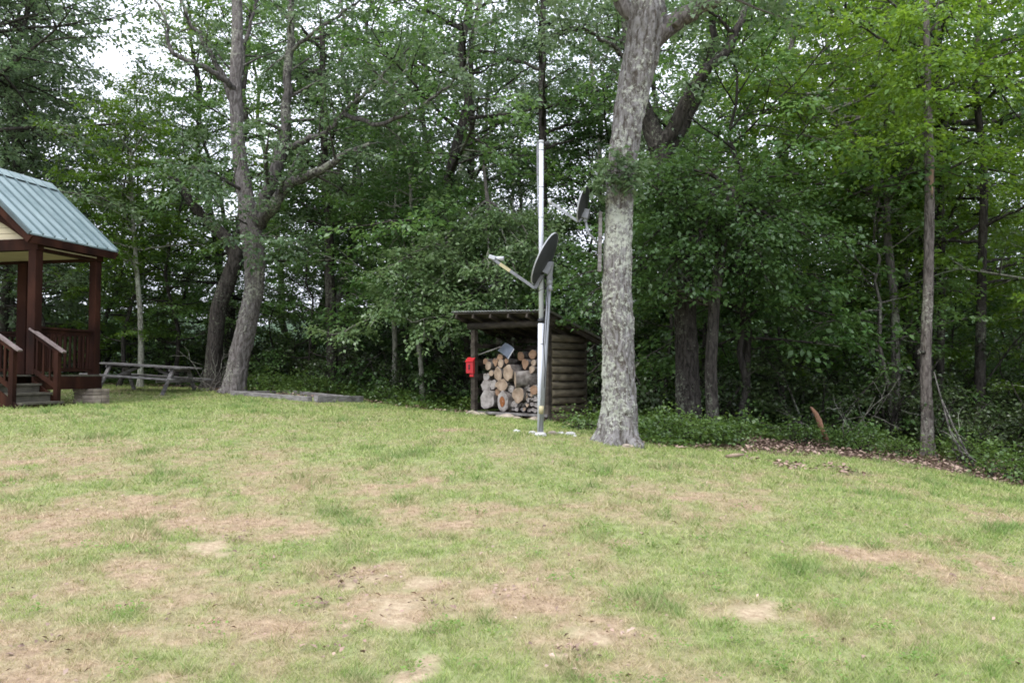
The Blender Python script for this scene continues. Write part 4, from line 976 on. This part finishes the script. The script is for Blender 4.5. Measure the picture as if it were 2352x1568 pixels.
# stairs to the right, with two sloping handrails
for i, (a0, z_) in enumerate(((.0, 1.43), (.25, 1.26), (.50, 1.09))):
    g0 = .80
    gbox(MB(), a0 + .02 + (.08 if i == 0 else 0), a0 + .30, -1.12, -.10 + .0 * i, z_ - .04, z_).build('tread', TREAD, porch)
    gbox(MB(), a0 + .235, a0 + .262, -1.10, -.12, z_ - .21, z_ - .043).build('riser', TREAD if i < 2 else STAIN, porch)
for b_ in (-1.16, -.075):
    MB().beam(G(.06, b_, 1.38), G(.74, b_, .92), .035, .22).build('stringer', STAIN, porch)
for b_ in (-1.14, -.06):
    MB().beam(G(-.02, b_, 2.50), G(.76, b_, 2.03), .11, .035).build('handrail', RAILCAP, porch)
    MB().beam(G(.04, b_, 2.40), G(.68, b_, 2.015), .04, .09).build('under_rail', STAIN, porch)
    MB().beam(G(.08, b_, 1.68), G(.62, b_, 1.34), .04, .08).build('under_rail', STAIN, porch)
    gbox(MB(), .56, .655, b_ - .047, b_ + .047, .90, 2.03).build('newel_post', STAIN, porch)
    for k in range(3):
        a_ = .14 + .15 * k; MB().box(G(a_, b_, (1.62 - .6 * (a_ - .08) + 2.40 - .6 * (a_ - .04)) / 2), (.034, .034, .76)).build('baluster', STAIN, porch)
gbox(MB(), -.09, .06, -1.20, -1.08, .8, 2.55).build('newel_post', STAIN, porch)
# stone piers
rs = random.Random(3)
for a_, b_ in ((-.02, BD - .02), (-3.0, BD - .05), (-3.0, -1.1), (-1.5, BD - .05)):
    mb = MB(); z = hz1(*G(a_, b_, 0).xy) - .1
    top = ZD - .30 if (a_, b_) != (-3.0, -1.1) else ZD - .28
    while z < top - .005:
        h_ = min(top - z, .055 + .04 * rs.random()); cut = (.35 + .3 * rs.random()) * .5 - .25
        for (x0, x1) in ((-.25, cut - .008), (cut + .008, .25)):
            for (y0, y1) in ((-.25, -.01), (.0, .25)):
                j = lambda: (rs.random() - .5) * .03
                gbox(mb, a_ + x0 + j(), a_ + x1 + j() * .1, b_ + y0 + j(), b_ + y1 + j() * .3, z, z + h_ - .008)
        z += h_
    gbox(mb, a_ - .21, a_ + .21, b_ - .21, b_ + .21, hz1(*G(a_, b_, 0).xy) - .1, top - .012)
    mb.build('stone_pier', STONE, porch, .006)

# ------------------------------------------------------------------ picnic table
tl = W(243, 832, 21.6); trr = W(440, 844, 20.6)
ctr = (tl + trr) / 2; ex = (trr - tl); Lt = ex.length; ex.normalize(); ey = Vector((ex.y, -ex.x, 0)).normalized() * 1.0
if ey.y > 0: ey = -ey                                    # towards the camera
up = ex.cross(-ey).normalized(); up = up if up.z > 0 else -up
pt = thing('picnic_table', 'weathered grey wooden picnic table standing at the edge of the wood', 'picnic table', (ctr.x, ctr.y, hz1(ctr.x, ctr.y)))
def T(x, y, z): return ctr + ex * x + ey * y + up * z
mb = MB()
for i in range(5): mb.beam(T(-Lt / 2, -.30 + .15 * i, -.02), T(Lt / 2, -.30 + .15 * i, -.02), .14, .04, up)
mb.build('table_top', GREYWOOD, pt, .003)
for s_ in (-1, 1):
    mb = MB()
    for q in (0, .14): mb.beam(T(-Lt / 2, s_ * (.60 + q), -.30), T(Lt / 2, s_ * (.60 + q), -.30), .13, .04, up)
    mb.build('bench_seat', GREYWOOD, pt, .003)
for x_ in (-Lt / 2 + .38, Lt / 2 - .38):
    MB().beam(T(x_, -.74, -.345), T(x_, .74, -.345), .04, .09, up).build('cross_beam', GREYWOOD, pt)
    MB().beam(T(x_, -.34, -.075), T(x_, .34, -.075), .04, .07, up).build('cross_beam', GREYWOOD, pt)
    for s_ in (-1, 1):
        a = T(x_ + .045, s_ * .26, -.06); b = T(x_ + .045, s_ * .60, -.74); b.z = min(b.z, hz1(b.x, b.y) + .005)
        MB().beam(a, b, .04, .10, ex).build('leg', GREYWOOD, pt)
    MB().beam(T(x_ * .93, 0, -.32), T(x_ * .25, 0, -.06), .07, .04, ey).build('brace', GREYWOOD, pt)

# ------------------------------------------------------------------ garden timbers
def timber(p, q, label, h=.14):
    a = Vector((p[0], p[1], hz1(*p) + h / 2 - .03)); b = Vector((q[0], q[1], hz1(*q) + h / 2 - .03))
    tag(MB().beam(a, b, .13, h).build('landscape_timber', GREYWOOD, None, .006), label, 'timber', 'grey timbers framing the low bed')
def gxy(px, py, D): v = W(px, py, D); return (v.x, v.y)
A_, B_, C_, D_ = gxy(535, 900, 18.9), gxy(712, 915, 17.3), gxy(830, 918, 18.5), gxy(655, 905, 20.1)
timber(A_, B_, 'grey landscape timber along the front left of the low bed')
timber((B_[0] + .1, B_[1] + .06), C_, 'darker grey timber at the right end of the low bed', .17)
timber((C_[0] - .08, C_[1] + .14), D_, 'grey timber along the back of the low bed')
timber((A_[0] + .1, A_[1] + .12), (D_[0] - .1, D_[1] - .05), 'short grey timber at the left end of the low bed', .12)

# ------------------------------------------------------------------ woodshed
FL = Vector((-.78, .626, 0)); FN = Vector((-.626, -.78, 0)); SC0 = Vector((.688, 16.0, 0))   # left along front, outward from front, front right corner
def S(t, d, z): return SC0 + FL * t + FN * (-d) + Vector((0, 0, z))      # t left along the front, d depth behind the front
shed = thing('woodshed', 'small open fronted woodshed of dark logs with a corrugated metal roof', 'shed', (S(.95, .6, 0).x, S(.95, .6, 0).y, .72))
WS, DS = 1.88, 1.23
def roofz(d): return 2.82 - (d + .35) * .26
def sbeam(name, p, q, w_, h_, mat, bev=.004): return MB().beam(p, q, w_, h_).build(name, mat, shed, bev)
for t, d, zt in ((0.0, 0.0, 2.52), (WS, 0, 2.52), (0.0, DS, roofz(DS) - .12), (WS, DS, roofz(DS) - .12)):
    p_ = S(t, d, 0); g = hz1(p_.x, p_.y)
    mb = MB(); mb.box(p_ + Vector((0, 0, (g - .05 + zt) / 2)), (.11, .11, zt - g + .05), Matrix.Rotation(math.atan2(FL.y, FL.x), 3, 'Z')); mb.build('post', OLDWOOD, shed, .006)
MB().tube([S(-.18, 0, 2.60), S(.9, 0, 2.60), S(WS + .15, 0, 2.60)], .075, 10).build('header_log', OLDWOOD, shed)
sbeam('header_beam', S(-.1, DS, roofz(DS) - .08), S(WS + .1, DS, roofz(DS) - .08), .09, .10, OLDWOOD)
for i in range(6):
    t = -.20 + i * (WS + .42) / 5
    sbeam('rafter', S(t, -.33, roofz(-.33) - .057 + .030 * (t / WS * 2 - 1)), S(t, DS + .28, roofz(DS + .28) - .057 + .030 * (t / WS * 2 - 1)), .045, .085, OLDWOOD)
# corrugated roof
nt_, nd = 120, 2; vs = []
for j in range(nd):
    d = -.36 + j * (DS + .30 + .36)
    for i in range(nt_ + 1):
        t = -.30 + i * (WS + .62) / nt_; vs.append(S(t, d, roofz(d) + .030 + .030 * (t / WS * 2 - 1) + .011 * math.sin(i * 2 * math.pi * 32 / nt_)))
n0 = len(vs); vs += [v + Vector((0, 0, .006)) for v in vs]
fs = [(i, i + 1, nt_ + 1 + i + 1, nt_ + 1 + i) for i in range(nt_)] + [(n0 + i, n0 + nt_ + 1 + i, n0 + nt_ + 2 + i, n0 + i + 1) for i in range(nt_)] + [(i, n0 + i, n0 + i + 1, i + 1) for i in range(nt_)]
MB().add(vs, fs).build('roof_sheet', TIN, shed)
mb = MB(); nb_ = 9
for i in range(nb_):                                    # dark boards added under the metal, standing in for shade on its underside
    d0 = -.33 + i * (DS + .60) / nb_; d1 = d0 + (DS + .60) / nb_ - .008
    vs = [S(t, d, roofz(d) - .012 + .030 * (t / WS * 2 - 1) + h_) for h_ in (0, .018) for t, d in ((-.27, d0), (WS + .29, d0), (WS + .29, d1), (-.27, d1))]
    mb.add(vs, [(0, 1, 2, 3), (7, 6, 5, 4), (0, 4, 5, 1), (1, 5, 6, 2), (2, 6, 7, 3), (3, 7, 4, 0)])
mb.build('shade_boards', OLDWOOD, shed)
# right wall of half round logs
mb = MB(); z = .70; kk = 0
while z < 2.26:
    o1, o2, rq = rnd.uniform(-.008, .008), rnd.uniform(-.01, .01), rnd.uniform(.070, .081); mb.tube([S(-.02 + o1, .07 - rnd.random() * .02, z + .078), S(-.02 + o2, DS * .5, z + .078 + o2 * .5), S(-.02 + o1, DS - .05 + rnd.random() * .03, z + .078)], [rq, rq * rnd.uniform(.95, 1.05), rq], 12); z += .153; kk += 1
mb.build('log_wall', LOGWALL, shed)
mb = MB()
for k in range(3): mb.beam(S(-.0, .1, roofz(.1) - .17 - .16 * k), S(0, DS - .1, roofz(DS) - .17 - .10 * k), .03, .08)
mb.build('gable_boards', OLDWOOD, shed)
for z_, h_ in ((.95, .2), (1.2, .2), (1.45, .2), (1.70, .2), (1.93, .16), (2.16, .12)):
    sbeam('back_board', S(.06, DS - .04, z_), S(WS - .06, DS - .04, z_ + .01), .025, h_, OLDWOOD)
for z_, h_ in ((.95, .15), (1.25, .15), (1.55, .15), (1.85, .12), (2.2, .10)):
    sbeam('side_board', S(WS + .01, .06, z_), S(WS + .01, DS - .06, z_), .025, h_, OLDWOOD)
mb = MB(); mb.beam(S(-.05, -.075, .815), S(WS + .08, -.075, .835), .035, .05); mb.build('floor_rail', GREYWOOD, shed)
mb = MB()
for i in range(7): mb.beam(S(.07, .04 + i * .17, .80), S(WS - .07, .04 + i * .17, .82), .15, .03)
mb.build('floor_boards', OLDWOOD, shed)
for t in (.35, .9, 1.4):
    p_ = S(t, .05, 0); g = hz1(p_.x, p_.y); sbeam('floor_joist', S(t, -.04, .75), S(t, DS - .1, .75), .08, .08, OLDWOOD)

# firewood: front ends placed from the photo (crop coordinates -> photo)
def zp(zx, zy): return 995.3 + zx * .2684, 650.8 + zy * .2684
def shed_point(px, py, d):
    k = (px - CX) / F0; o_ = SC0 - FN * d
    t = (o_.x - o_.y * k) / (-FL.x + FL.y * k); q = o_ + FL * t
    return t, W(px, py, q.y)
LOGS = [ # zx, zy, rx, ry, kind, depth, words
 (462, 992, 66, 80, 'grey', .04, 'biggest grey weathered round log at the bottom left of the pile'),
 (592, 1008, 56, 84, 'rotc', .02, 'pale log with an orange rotten heart at the bottom of the pile'),
 (448, 878, 40, 52, 'grey', .10, 'grey log leaning on the left post above the biggest round'),
 (508, 866, 34, 40, 'grey', .12, 'small grey brown log beside the leaning grey log'),
 (584, 868, 52, 48, 'tan', .04, 'pale split log right above the one with rotten heart'),
 (549, 930, 24, 30, 'orange', .10, 'little orange cut end wedged between the two big rounds'),
 (726, 956, 50, 64, 'tan', .03, 'pale triangular split log low in the middle of the pile'),
 (636, 764, 46, 66, 'tan', .02, 'tall pale tan oval cut log at the centre of the pile'),
 (552, 772, 42, 54, 'tan', .08, 'tan round log just left of the tall pale oval'),
 (455, 806, 30, 38, 'grey', .14, 'small grey log at the left side under the tan end'),
 (494, 768, 22, 24, 'tan', .12, 'very small tan end left of the tan round log'),
 (470, 704, 30, 38, 'tan', .12, 'tan log at the upper left corner of the pile'),
 (530, 672, 24, 32, 'orange', .12, 'orange tan log under the highest small one'),
 (577, 684, 26, 36, 'tan', .08, 'tan split log above the tan round one'),
 (570, 632, 24, 26, 'orange', .10, 'topmost small orange log on the left heap'),
 (626, 664, 20, 22, 'orange', .10, 'small orange end below the shovel blade'),
 (444, 668, 22, 26, 'orange', .16, 'small dark orange end highest at the far left'),
 (747, 626, 28, 38, 'orange', .30, 'orange brown log on the back row left of its twin'),
 (786, 688, 30, 42, 'orange', .22, 'orange brown oval log in the upper middle right'),
 (848, 606, 32, 38, 'orange', .26, 'highest orange brown round log next to the mast'),
 (856, 680, 24, 28, 'tan', .20, 'small tan round log near the mast'),
 (842, 738, 28, 32, 'tan', .14, 'tan log end above the long bark covered log'),
 (662, 902, 30, 30, 'grey', .10, 'small grey end right of the pale split log'),
 (700, 1030, 34, 28, 'grey', .08, 'grey split piece low in the pile under the pale triangle'),
 (786, 880, 32, 26, 'grey', .12, 'grey split piece under the long bark log'),
 (858, 912, 38, 38, 'orange', .06, 'curved orange hollow piece beside the mast'),
]
def log_mesh(c, ax, rx, ry, L, kind, seed, wedge=False):
    rg = random.Random(seed); k = 14
    side = Vector((0, 0, 1)).cross(ax).normalized(); up_ = ax.cross(side).normalized()
    prof = []
    for j in range(k):
        a = 2 * math.pi * j / k + .2; q = 1 + .26 * (rg.random() - .5)
        if wedge: q *= .75 + .35 * abs(math.cos(1.5 * a + seed))
        prof.append((math.cos(a) * rx * q, math.sin(a) * ry * q))
    ring = lambda s_, sc: [c + ax * s_ + side * (x * sc) + up_ * (y * sc) for x, y in prof]
    body = MB(); V = ring(0, 1) + ring(L * .5, 1.04) + ring(L, .97)
    F = [(r_ * k + j, r_ * k + (j + 1) % k, (r_ + 1) * k + (j + 1) % k, (r_ + 1) * k + j) for r_ in range(2) for j in range(k)] + [tuple(range(2 * k, 3 * k))]
    body.add(V, F, 0, True)
    end = MB(); inner = ring(-.003, .93); mid = ring(.004, .45); cc = c + ax * .002
    end.add(ring(0.0, 1) + inner + mid + [cc], [(j, (j + 1) % k, k + (j + 1) % k, k + j) for j in range(k)] + [(k + j, k + (j + 1) % k, 2 * k + (j + 1) % k, 2 * k + j) for j in range(k)] + [(2 * k + j, 2 * k + (j + 1) % k, 3 * k) for j in range(k)])
    return body, end, mid, k
INW = -FN
def add_log(zx, zy, rx, ry, kind, d, label, seed, L=.42, ax=None, group='firewood logs stacked in the woodshed', wedge=False):
    px, py = zp(zx, zy); t, c = shed_point(px, py, d)
    s_ = .2684 * c.y / F0
    c.z = max(c.z, .84 + ry * s_ * .9)
    ax = ax or (INW + Vector((rnd.uniform(-.15, .15), rnd.uniform(-.15, .15), rnd.uniform(-.05, .05)))).normalized()
    body, end, mid, k = log_mesh(c, ax, rx * s_ * 1.2, ry * s_ * 1.04, L, kind, seed, wedge)
    lg = body.build('firewood_log', LOGBARK); tag(lg, label, 'firewood log', group)
    cm = CUT['grey' if kind == 'rotc' else kind]
    ORG[lg.name] = Vector(lg.location)
    ce = end.build('cut_end', cm, lg)
    if kind == 'rotc':
        kb = 12; ring = [c - ax * .006 + (Vector((0, 0, 1)).cross(ax).normalized()) * math.cos(j * .5236) * .07 * (1 + .3 * rnd.random()) + Vector((0, 0, 1)) * math.sin(j * .5236) * .11 * (.8 + .3 * rnd.random()) for j in range(kb)]
        MB().add(ring + [c + ax * .003], [(j, (j + 1) % kb, kb) for j in range(kb)]).build('rotten_heart', CUT['rot'], ce)
    return lg
for i, a in enumerate(LOGS): add_log(*a, 50 + i, wedge=(a[2] < 40 and i % 3 == 0))
# long log lying crosswise with its bark in view
lax = (FL * -.62 + INW * .72 + Vector((0, 0, .05))).normalized()
add_log(700, 822, 36, 66, 'tan', -.02, 'long bark covered log lying slantwise with its end at the centre of the pile', 91, .62, lax)
# filler pieces
q = 0; ROWN = {}
for row, (z0, t0, t1) in enumerate(((.90, .10, 1.05), (1.00, .12, 1.0), (1.10, .10, .9), (1.20, .1, .85), (1.30, .1, .8), (1.22, .15, 1.7), (1.38, .15, 1.72), (1.55, .2, 1.7), (1.68, .2, 1.6))):
    front = row < 5; t = t0
    while t < t1:
        rr = rnd.uniform(.032, .055) if front else rnd.uniform(.06, .085)
        d = rnd.uniform(.08, .16) if front else rnd.uniform(.5, .56)
        c = S(t, d, z0 + rnd.uniform(-.02, .02)); ax = (INW + Vector((rnd.uniform(-.2, .2), rnd.uniform(-.2, .2), rnd.uniform(-.08, .08)))).normalized()
        kd = rnd.choice(['grey', 'grey', 'tan'] if front else ['tan', 'orange', 'grey'])
        body, end, _, _ = log_mesh(c, ax, rr * rnd.uniform(.9, 1.4), rr, .4, kd, 200 + q, True)
        lg = body.build('split_log', LOGBARK); ORG[lg.name] = Vector(lg.location)
        nn_ = ROWN.get(row, 0); ROWN[row] = nn_ + 1
        OR_ = ['first', 'second', 'third', 'fourth', 'fifth', 'sixth', 'seventh', 'eighth', 'ninth', 'tenth', 'eleventh', 'twelfth', 'thirteenth', 'fourteenth', 'fifteenth']
        tag(lg, (OR_[min(14, nn_)] + ' split piece from the right in the ' + OR_[row if front else row - 5] + (' row of small firewood, counted upwards' if front else ' shaded back row, counted upwards')), 'firewood log', 'small split pieces low in the pile' if front else 'back row of firewood')
        end.build('cut_end', CUT[kd], lg); t += rr * 2.3; q += 1

# snow shovel on the pile
bl = [zp(x, y) for x, y in ((550, 575), (615, 505), (692, 560), (640, 645))]
pb = [shed_point(x, y, .02)[1] + FN * .0 for x, y in bl]
nb = (pb[1] - pb[0]).cross(pb[3] - pb[0]).normalized()
sh = thing('snow_shovel', 'blue grey shovel blade with a thin handle lying on top of the firewood', 'shovel', tuple(pb[3]))
mb = MB(); grid = []
for i in range(7):
    for j in range(7):
        u_, v_ = i / 6, j / 6; p_ = pb[0].lerp(pb[1], u_).lerp(pb[3].lerp(pb[2], u_), v_); bend = .035 * (1 - (2 * v_ - 1) ** 2); grid.append(p_ + nb * bend)
gb = [p_ + nb * .006 for p_ in grid]
F_ = [(i * 7 + j, i * 7 + j + 1, (i + 1) * 7 + j + 1, (i + 1) * 7 + j) for i in range(6) for j in range(6)]
mb.add(grid + gb, F_ + [tuple(49 + k for k in f[::-1]) for f in F_]); mb.build('blade', SHOVEL, sh)
MB().beam(pb[3] - nb * .004, pb[2] - nb * .004, .008, .02).build('blade_edge', TIN, sh)
h0 = (pb[0] + pb[1]) / 2; h1 = shed_point(*zp(385, 612), -.02)[1]
MB().tube([h0, h1], .012, 8).build('handle', GREYWOOD, sh)

# red box on the left post
rp = S(WS + .10, -.05, 0); rp = W(1084, 843, rp.y - .02)
rb = thing('red_box', 'bright red box with slanted glossy lid hanging on the left post of the woodshed', 'box', (rp.x, rp.y, rp.z - .2))
Mr = Matrix.Rotation(math.atan2(FL.y, FL.x) + math.pi, 3, 'Z')
def RB(x, y, z): return rp + Mr @ Vector((x, y, z))
mb = MB(); hw, hd = .095, .085
prof = [(-hd, -.13), (-hd, .11), (-hd * .2, .185), (hd, .185), (hd, -.13)]
vs = [RB(sx * hw, y_, z_) for sx in (-1, 1) for y_, z_ in prof]
mb.add(vs, [(0, 1, 2, 3, 4), (9, 8, 7, 6, 5), (0, 5, 6, 1), (1, 6, 7, 2), (2, 7, 8, 3), (3, 8, 9, 4), (4, 9, 5, 0)])
mb.build('box_body', RED, rb, .008)
mb = MB(); mb.box(RB(0, -.055, .155), (.21, .13, .008), Mr @ Matrix.Rotation(math.atan2(.075, .068), 3, 'X')); mb.build('lid', RED, rb)
MB().box(RB(.03, -.01, -.165), (.10, .10, .07), Mr).build('lower_spout', RED, rb, .006)
mb = MB(); mb.box(RB(.0, -hd - .004, .0), (.02, .004, .11), Mr); mb.box(RB(.0, -hd - .0045, .03), (.05, .004, .018), Mr); mb.box(RB(.0, -hd - .0045, -.02), (.05, .004, .018), Mr); mb.build('black_mark', BLACK, rb)

# ------------------------------------------------------------------ mast and satellite dishes
D = 11.55
base = W(1243, 996, D); gb_ = hz1(base.x, D)
mast = thing('mast', 'tall pale metal mast standing on the lawn in front of the woodshed', 'mast', (base.x, D, gb_))
MB().tube([Vector((base.x - .012, D, gb_ - .1)), W(1243, 735, D)], .044, 18).build('lower_pipe', GALV, mast)
MB().tube([W(1243, 735, D), W(1243, 326, D)], .034, 18).build('upper_pipe', GALV, mast)
MB().tube([W(1243, 742, D), W(1243, 732, D)], .047, 18).build('collar', BLACK, mast)
MB().tube([W(1243, 329, D), W(1243, 323, D)], .037, 18).build('end_cap', LNBM, mast)
MB().beam(W(1234.5, 326, D), W(1234.5, 400, D), .022, .03, (0, 1, 0)).build('conduit', ARMM, mast)
MB().tube([W(1234.5, 400, D), W(1235.5, 470, D), W(1238, 520, D)], .007, 8).build('cable', GALVD, mast)
MB().tube([W(1250, 331, D + .03), W(1257, 331, D + .03)], [.02, .045], 12).tube([W(1257, 331, D + .03), W(1263, 331, D + .03)], [.045, .03], 12).build('insulator', BLACK, mast)
for yy in (345, 430, 500, 790):
    MB().tube([W(1243, yy + .8, D), W(1243, yy - .8, D)], .0455 if yy > 735 else .0355, 16).build('strap', GALVD, mast)

def frame(ax, updir=(0, 0, 1)):
    ax = Vector(ax).normalized(); s_ = ax.cross(Vector(updir)).normalized(); u_ = s_.cross(ax).normalized(); return ax, s_, u_
def reflector(c, ax, Ru, Rs, depth, parent, tilt=0):
    ax, s_, u_ = frame(ax); rings = 8; k = 40; mbb = MB()
    for th, m_ in ((0, 0),):
        V = []; 
        for off in (0, -.006):
            for i in range(rings + 1):
                q = i / rings
                for j in range(k):
                    a = 2 * math.pi * j / k; V.append(c + s_ * math.cos(a) * Rs * q + u_ * math.sin(a) * Ru * q + ax * (depth * (q * q - 1) + off))
        n1 = (rings + 1) * k; F = []
        for i in range(rings):
            for j in range(k):
                j2 = (j + 1) % k; F.append((i * k + j, i * k + j2, (i + 1) * k + j2, (i + 1) * k + j)); F.append((n1 + i * k + j, n1 + (i + 1) * k + j, n1 + (i + 1) * k + j2, n1 + i * k + j2))
        mbb.add(V, F, 0, True)
    rf = mbb.build('reflector', DISHM, parent)
    pts_ = [c + s_ * math.cos(2 * math.pi * j / k) * Rs + u_ * math.sin(2 * math.pi * j / k) * Ru for j in range(k)]
    rm = MB(); V = []
    for p_ in pts_:
        o_ = (p_ - c).normalized(); V += [p_ + o_ * .006 + ax * .006, p_ + o_ * .006 - ax * .010, p_ - o_ * .006 - ax * .010, p_ - o_ * .006 + ax * .006]
    F = [(j * 4 + m, j * 4 + (m + 1) % 4, ((j + 1) % k) * 4 + (m + 1) % 4, ((j + 1) % k) * 4 + m) for j in range(k) for m in range(4)]
    rm.add(V, F); rm.build('rim', DISHR, rf)
    return ax, s_, u_

D = 11.45
pbase = W(1241, 992, D - .03)
dish = thing('satellite_dish', 'larger grey satellite dish on its own leaning grey pole beside the mast', 'satellite dish', (pbase.x, pbase.y, hz1(pbase.x, pbase.y)))
pbase.z = hz1(pbase.x, pbase.y) - .08
ptop = W(1262, 640, D + .03)
MB().tube([pbase, ptop], .031, 16).build('pole', GALVD, dish)
c = W(1251, 594, D + .0)
ax = Vector((-.866, .24, .437)).normalized()
a_, s_, u_ = reflector(c, ax, .385, .36, .075, dish)
MB().beam(c - a_ * .10, ptop - Vector((0, 0, .02)), .07, .09, (0, 1, 0)).box(c - a_ * .10 - u_ * .10, (.10, .12, .16), Matrix((a_, s_, u_)).transposed()).build('mount_bracket', ARMM, dish, .004)
MB().tube([ptop - Vector((0, 0, .10)), ptop + Vector((0, 0, .03))], .045, 14).build('clamp', GALVD, dish)
MB().tube([W(1262, 655, D - .05), W(1266, 668, D - .05)], .028, 10).build('adjuster_knob', ARMM, dish)
q0 = W(1229, 662, D + .05); q1 = W(1131, 594, D + .18)
MB().beam(q0, q1, .03, .042).build('feed_arm', ARMM, dish, .003)
MB().beam(q0.lerp(q1, .58), q0.lerp(q1, .82), .0335, .0455).build('sticker', YELLOW, dish)
MB().beam(c - a_ * .075 - u_ * .22, q0, .035, .05).build('arm_bracket', ARMM, dish)
MB().beam(q1 + Vector((-.05, 0, .03)), q1 + Vector((.04, .0, -.0)), .09, .055).build('feed_box', LNBM, dish, .006)
MB().tube([q1 + Vector((.04, 0, .01)), q1 + Vector((.16, -.02, -.005))], [.022, .034], 12).build('feed_horn', LNBM, dish)
cb_ = W(1240, 664, D - .06)
MB().tube([q0, W(1238, 668, D - .06), W(1254, 660, D - .05), W(1258, 700, D - .02), W(1252, 800, D - .02)], .005, 6).build('cable', BLACK, dish)
MB().tube([W(1243.5, 932, D - .035), W(1242.5, 950, D - .035)], .034, 14).build('pole_tag', YELLOW, dish)

D = 11.25
dish2 = thing('satellite_dish', 'smaller grey satellite dish mounted by a plank on the left side of the big oak', 'satellite dish', tuple(W(1378, 560, D)))
MB().beam(W(1379, 487, D), W(1377, 624, D), .045, .09, (0, 1, 0)).build('mounting_plank', GREYWOOD, dish2, .003)
MB().tube([W(1375, 560, D), W(1352, 536, D), W(1344, 505, D)], .018, 12).build('mast_arm', GALVD, dish2)
c = W(1339, 469, D); ax = Vector((-.92, .30, .26)).normalized()
a_, s_, u_ = reflector(c, ax, .245, .235, .05, dish2)
MB().box(c - a_ * .075 - u_ * .12, (.09, .09, .13), Matrix((a_, s_, u_)).transposed()).beam(c - a_ * .075 - u_ * .12, W(1344, 510, D), .05, .06).build('mount_bracket', ARMM, dish2, .004)
q0 = W(1328, 509, D); q1 = W(1267, 466, D + .1)
MB().beam(q0, q1, .026, .036).build('feed_arm', GALVD, dish2, .003)
MB().beam(c - a_ * .05 - u_ * .16, q0, .025, .035).build('arm_bracket', ARMM, dish2)
MB().tube([q1 + Vector((-.02, 0, -.02)), q1 + Vector((-.03, 0, .06))], [.018, .026], 12).build('feed_horn', LNBM, dish2)

MB().tube([W(1249, 640, 11.43), W(1254, 700, 11.4), W(1248, 780, 11.44), W(1252, 850, 11.4), W(1247, 930, 11.43), W(1246, 985, 11.43)], .006, 6).build('coax_cable', BLACK, mast)
# ------------------------------------------------------------------ rocks
def rock(px, D, r, label, group, mat=ROCKM, seed=0, sx=1.3):
    bm = bmesh.new(); bmesh.ops.create_icosphere(bm, subdivisions=2, radius=1); rr = random.Random(seed)
    for v in bm.verts: v.co *= 1 + .35 * (rr.random() - .5); v.co = Vector((v.co.x * r * sx, v.co.y * r, v.co.z * r * .62))
    me = bpy.data.meshes.new('rock'); bm.to_mesh(me); bm.free()
    x = (px - CX) * D / F0; o_ = link_mesh('rock', me, mat); o_.location = (x, D, hz1(x, D) + r * .12); o_.rotation_euler = (0, 0, rr.random() * 6)
    tag(o_, label, 'rock', group)
for i, (px, D, r, lb) in enumerate([(1187, 11.75, .05, 'flat pale stone, leftmost around the mast base'), (1222, 11.6, .05, 'pale stone just left of the mast base'), (1241, 11.38, .075, 'largest white stone touching the mast base'),
                                    (1287, 11.9, .045, 'pale stone right of the mast base'), (1310, 11.9, .06, 'white stone halfway between the mast and the big oak'), (1268, 11.75, .06, 'brownish stone right beside the mast base'), (1320, 11.7, .03, 'small tan stone nearest the oak roots')]):
    rock(px, D, r, lb, 'stones around the mast base', ROCKM if i != 5 else STONE, i)
for i, (px, D, r, lb) in enumerate([(1086, 17.0, .12, 'grey stone under the left post of the woodshed'), (1105, 16.75, .10, 'grey stone beside the left end of the woodshed floor'), (1160, 16.4, .12, 'grey stone under the middle of the woodshed floor'),
                                    (1186, 16.3, .08, 'small grey stone near the middle of the woodshed floor'), (1228, 15.9, .11, 'grey stone in front of the right post of the woodshed'), (1440, 11.0, .06, 'grey stone against the roots of the big oak')]):
    rock(px, D, r, lb, 'stones under the woodshed', STONE, 20 + i, 1.5)
mb = MB(); a = W(1668, 1068, 11.2); a.z = hz1(a.x, a.y) + .02; mb.tube([a, a + Vector((.12, .05, .01)), a + Vector((.26, .08, .02))], [.022, .028, .016], 8); tag(mb.build('wood_chunk', CUT['tan']), 'short broken piece of wood lying on the lawn right of the big oak', 'wood piece')
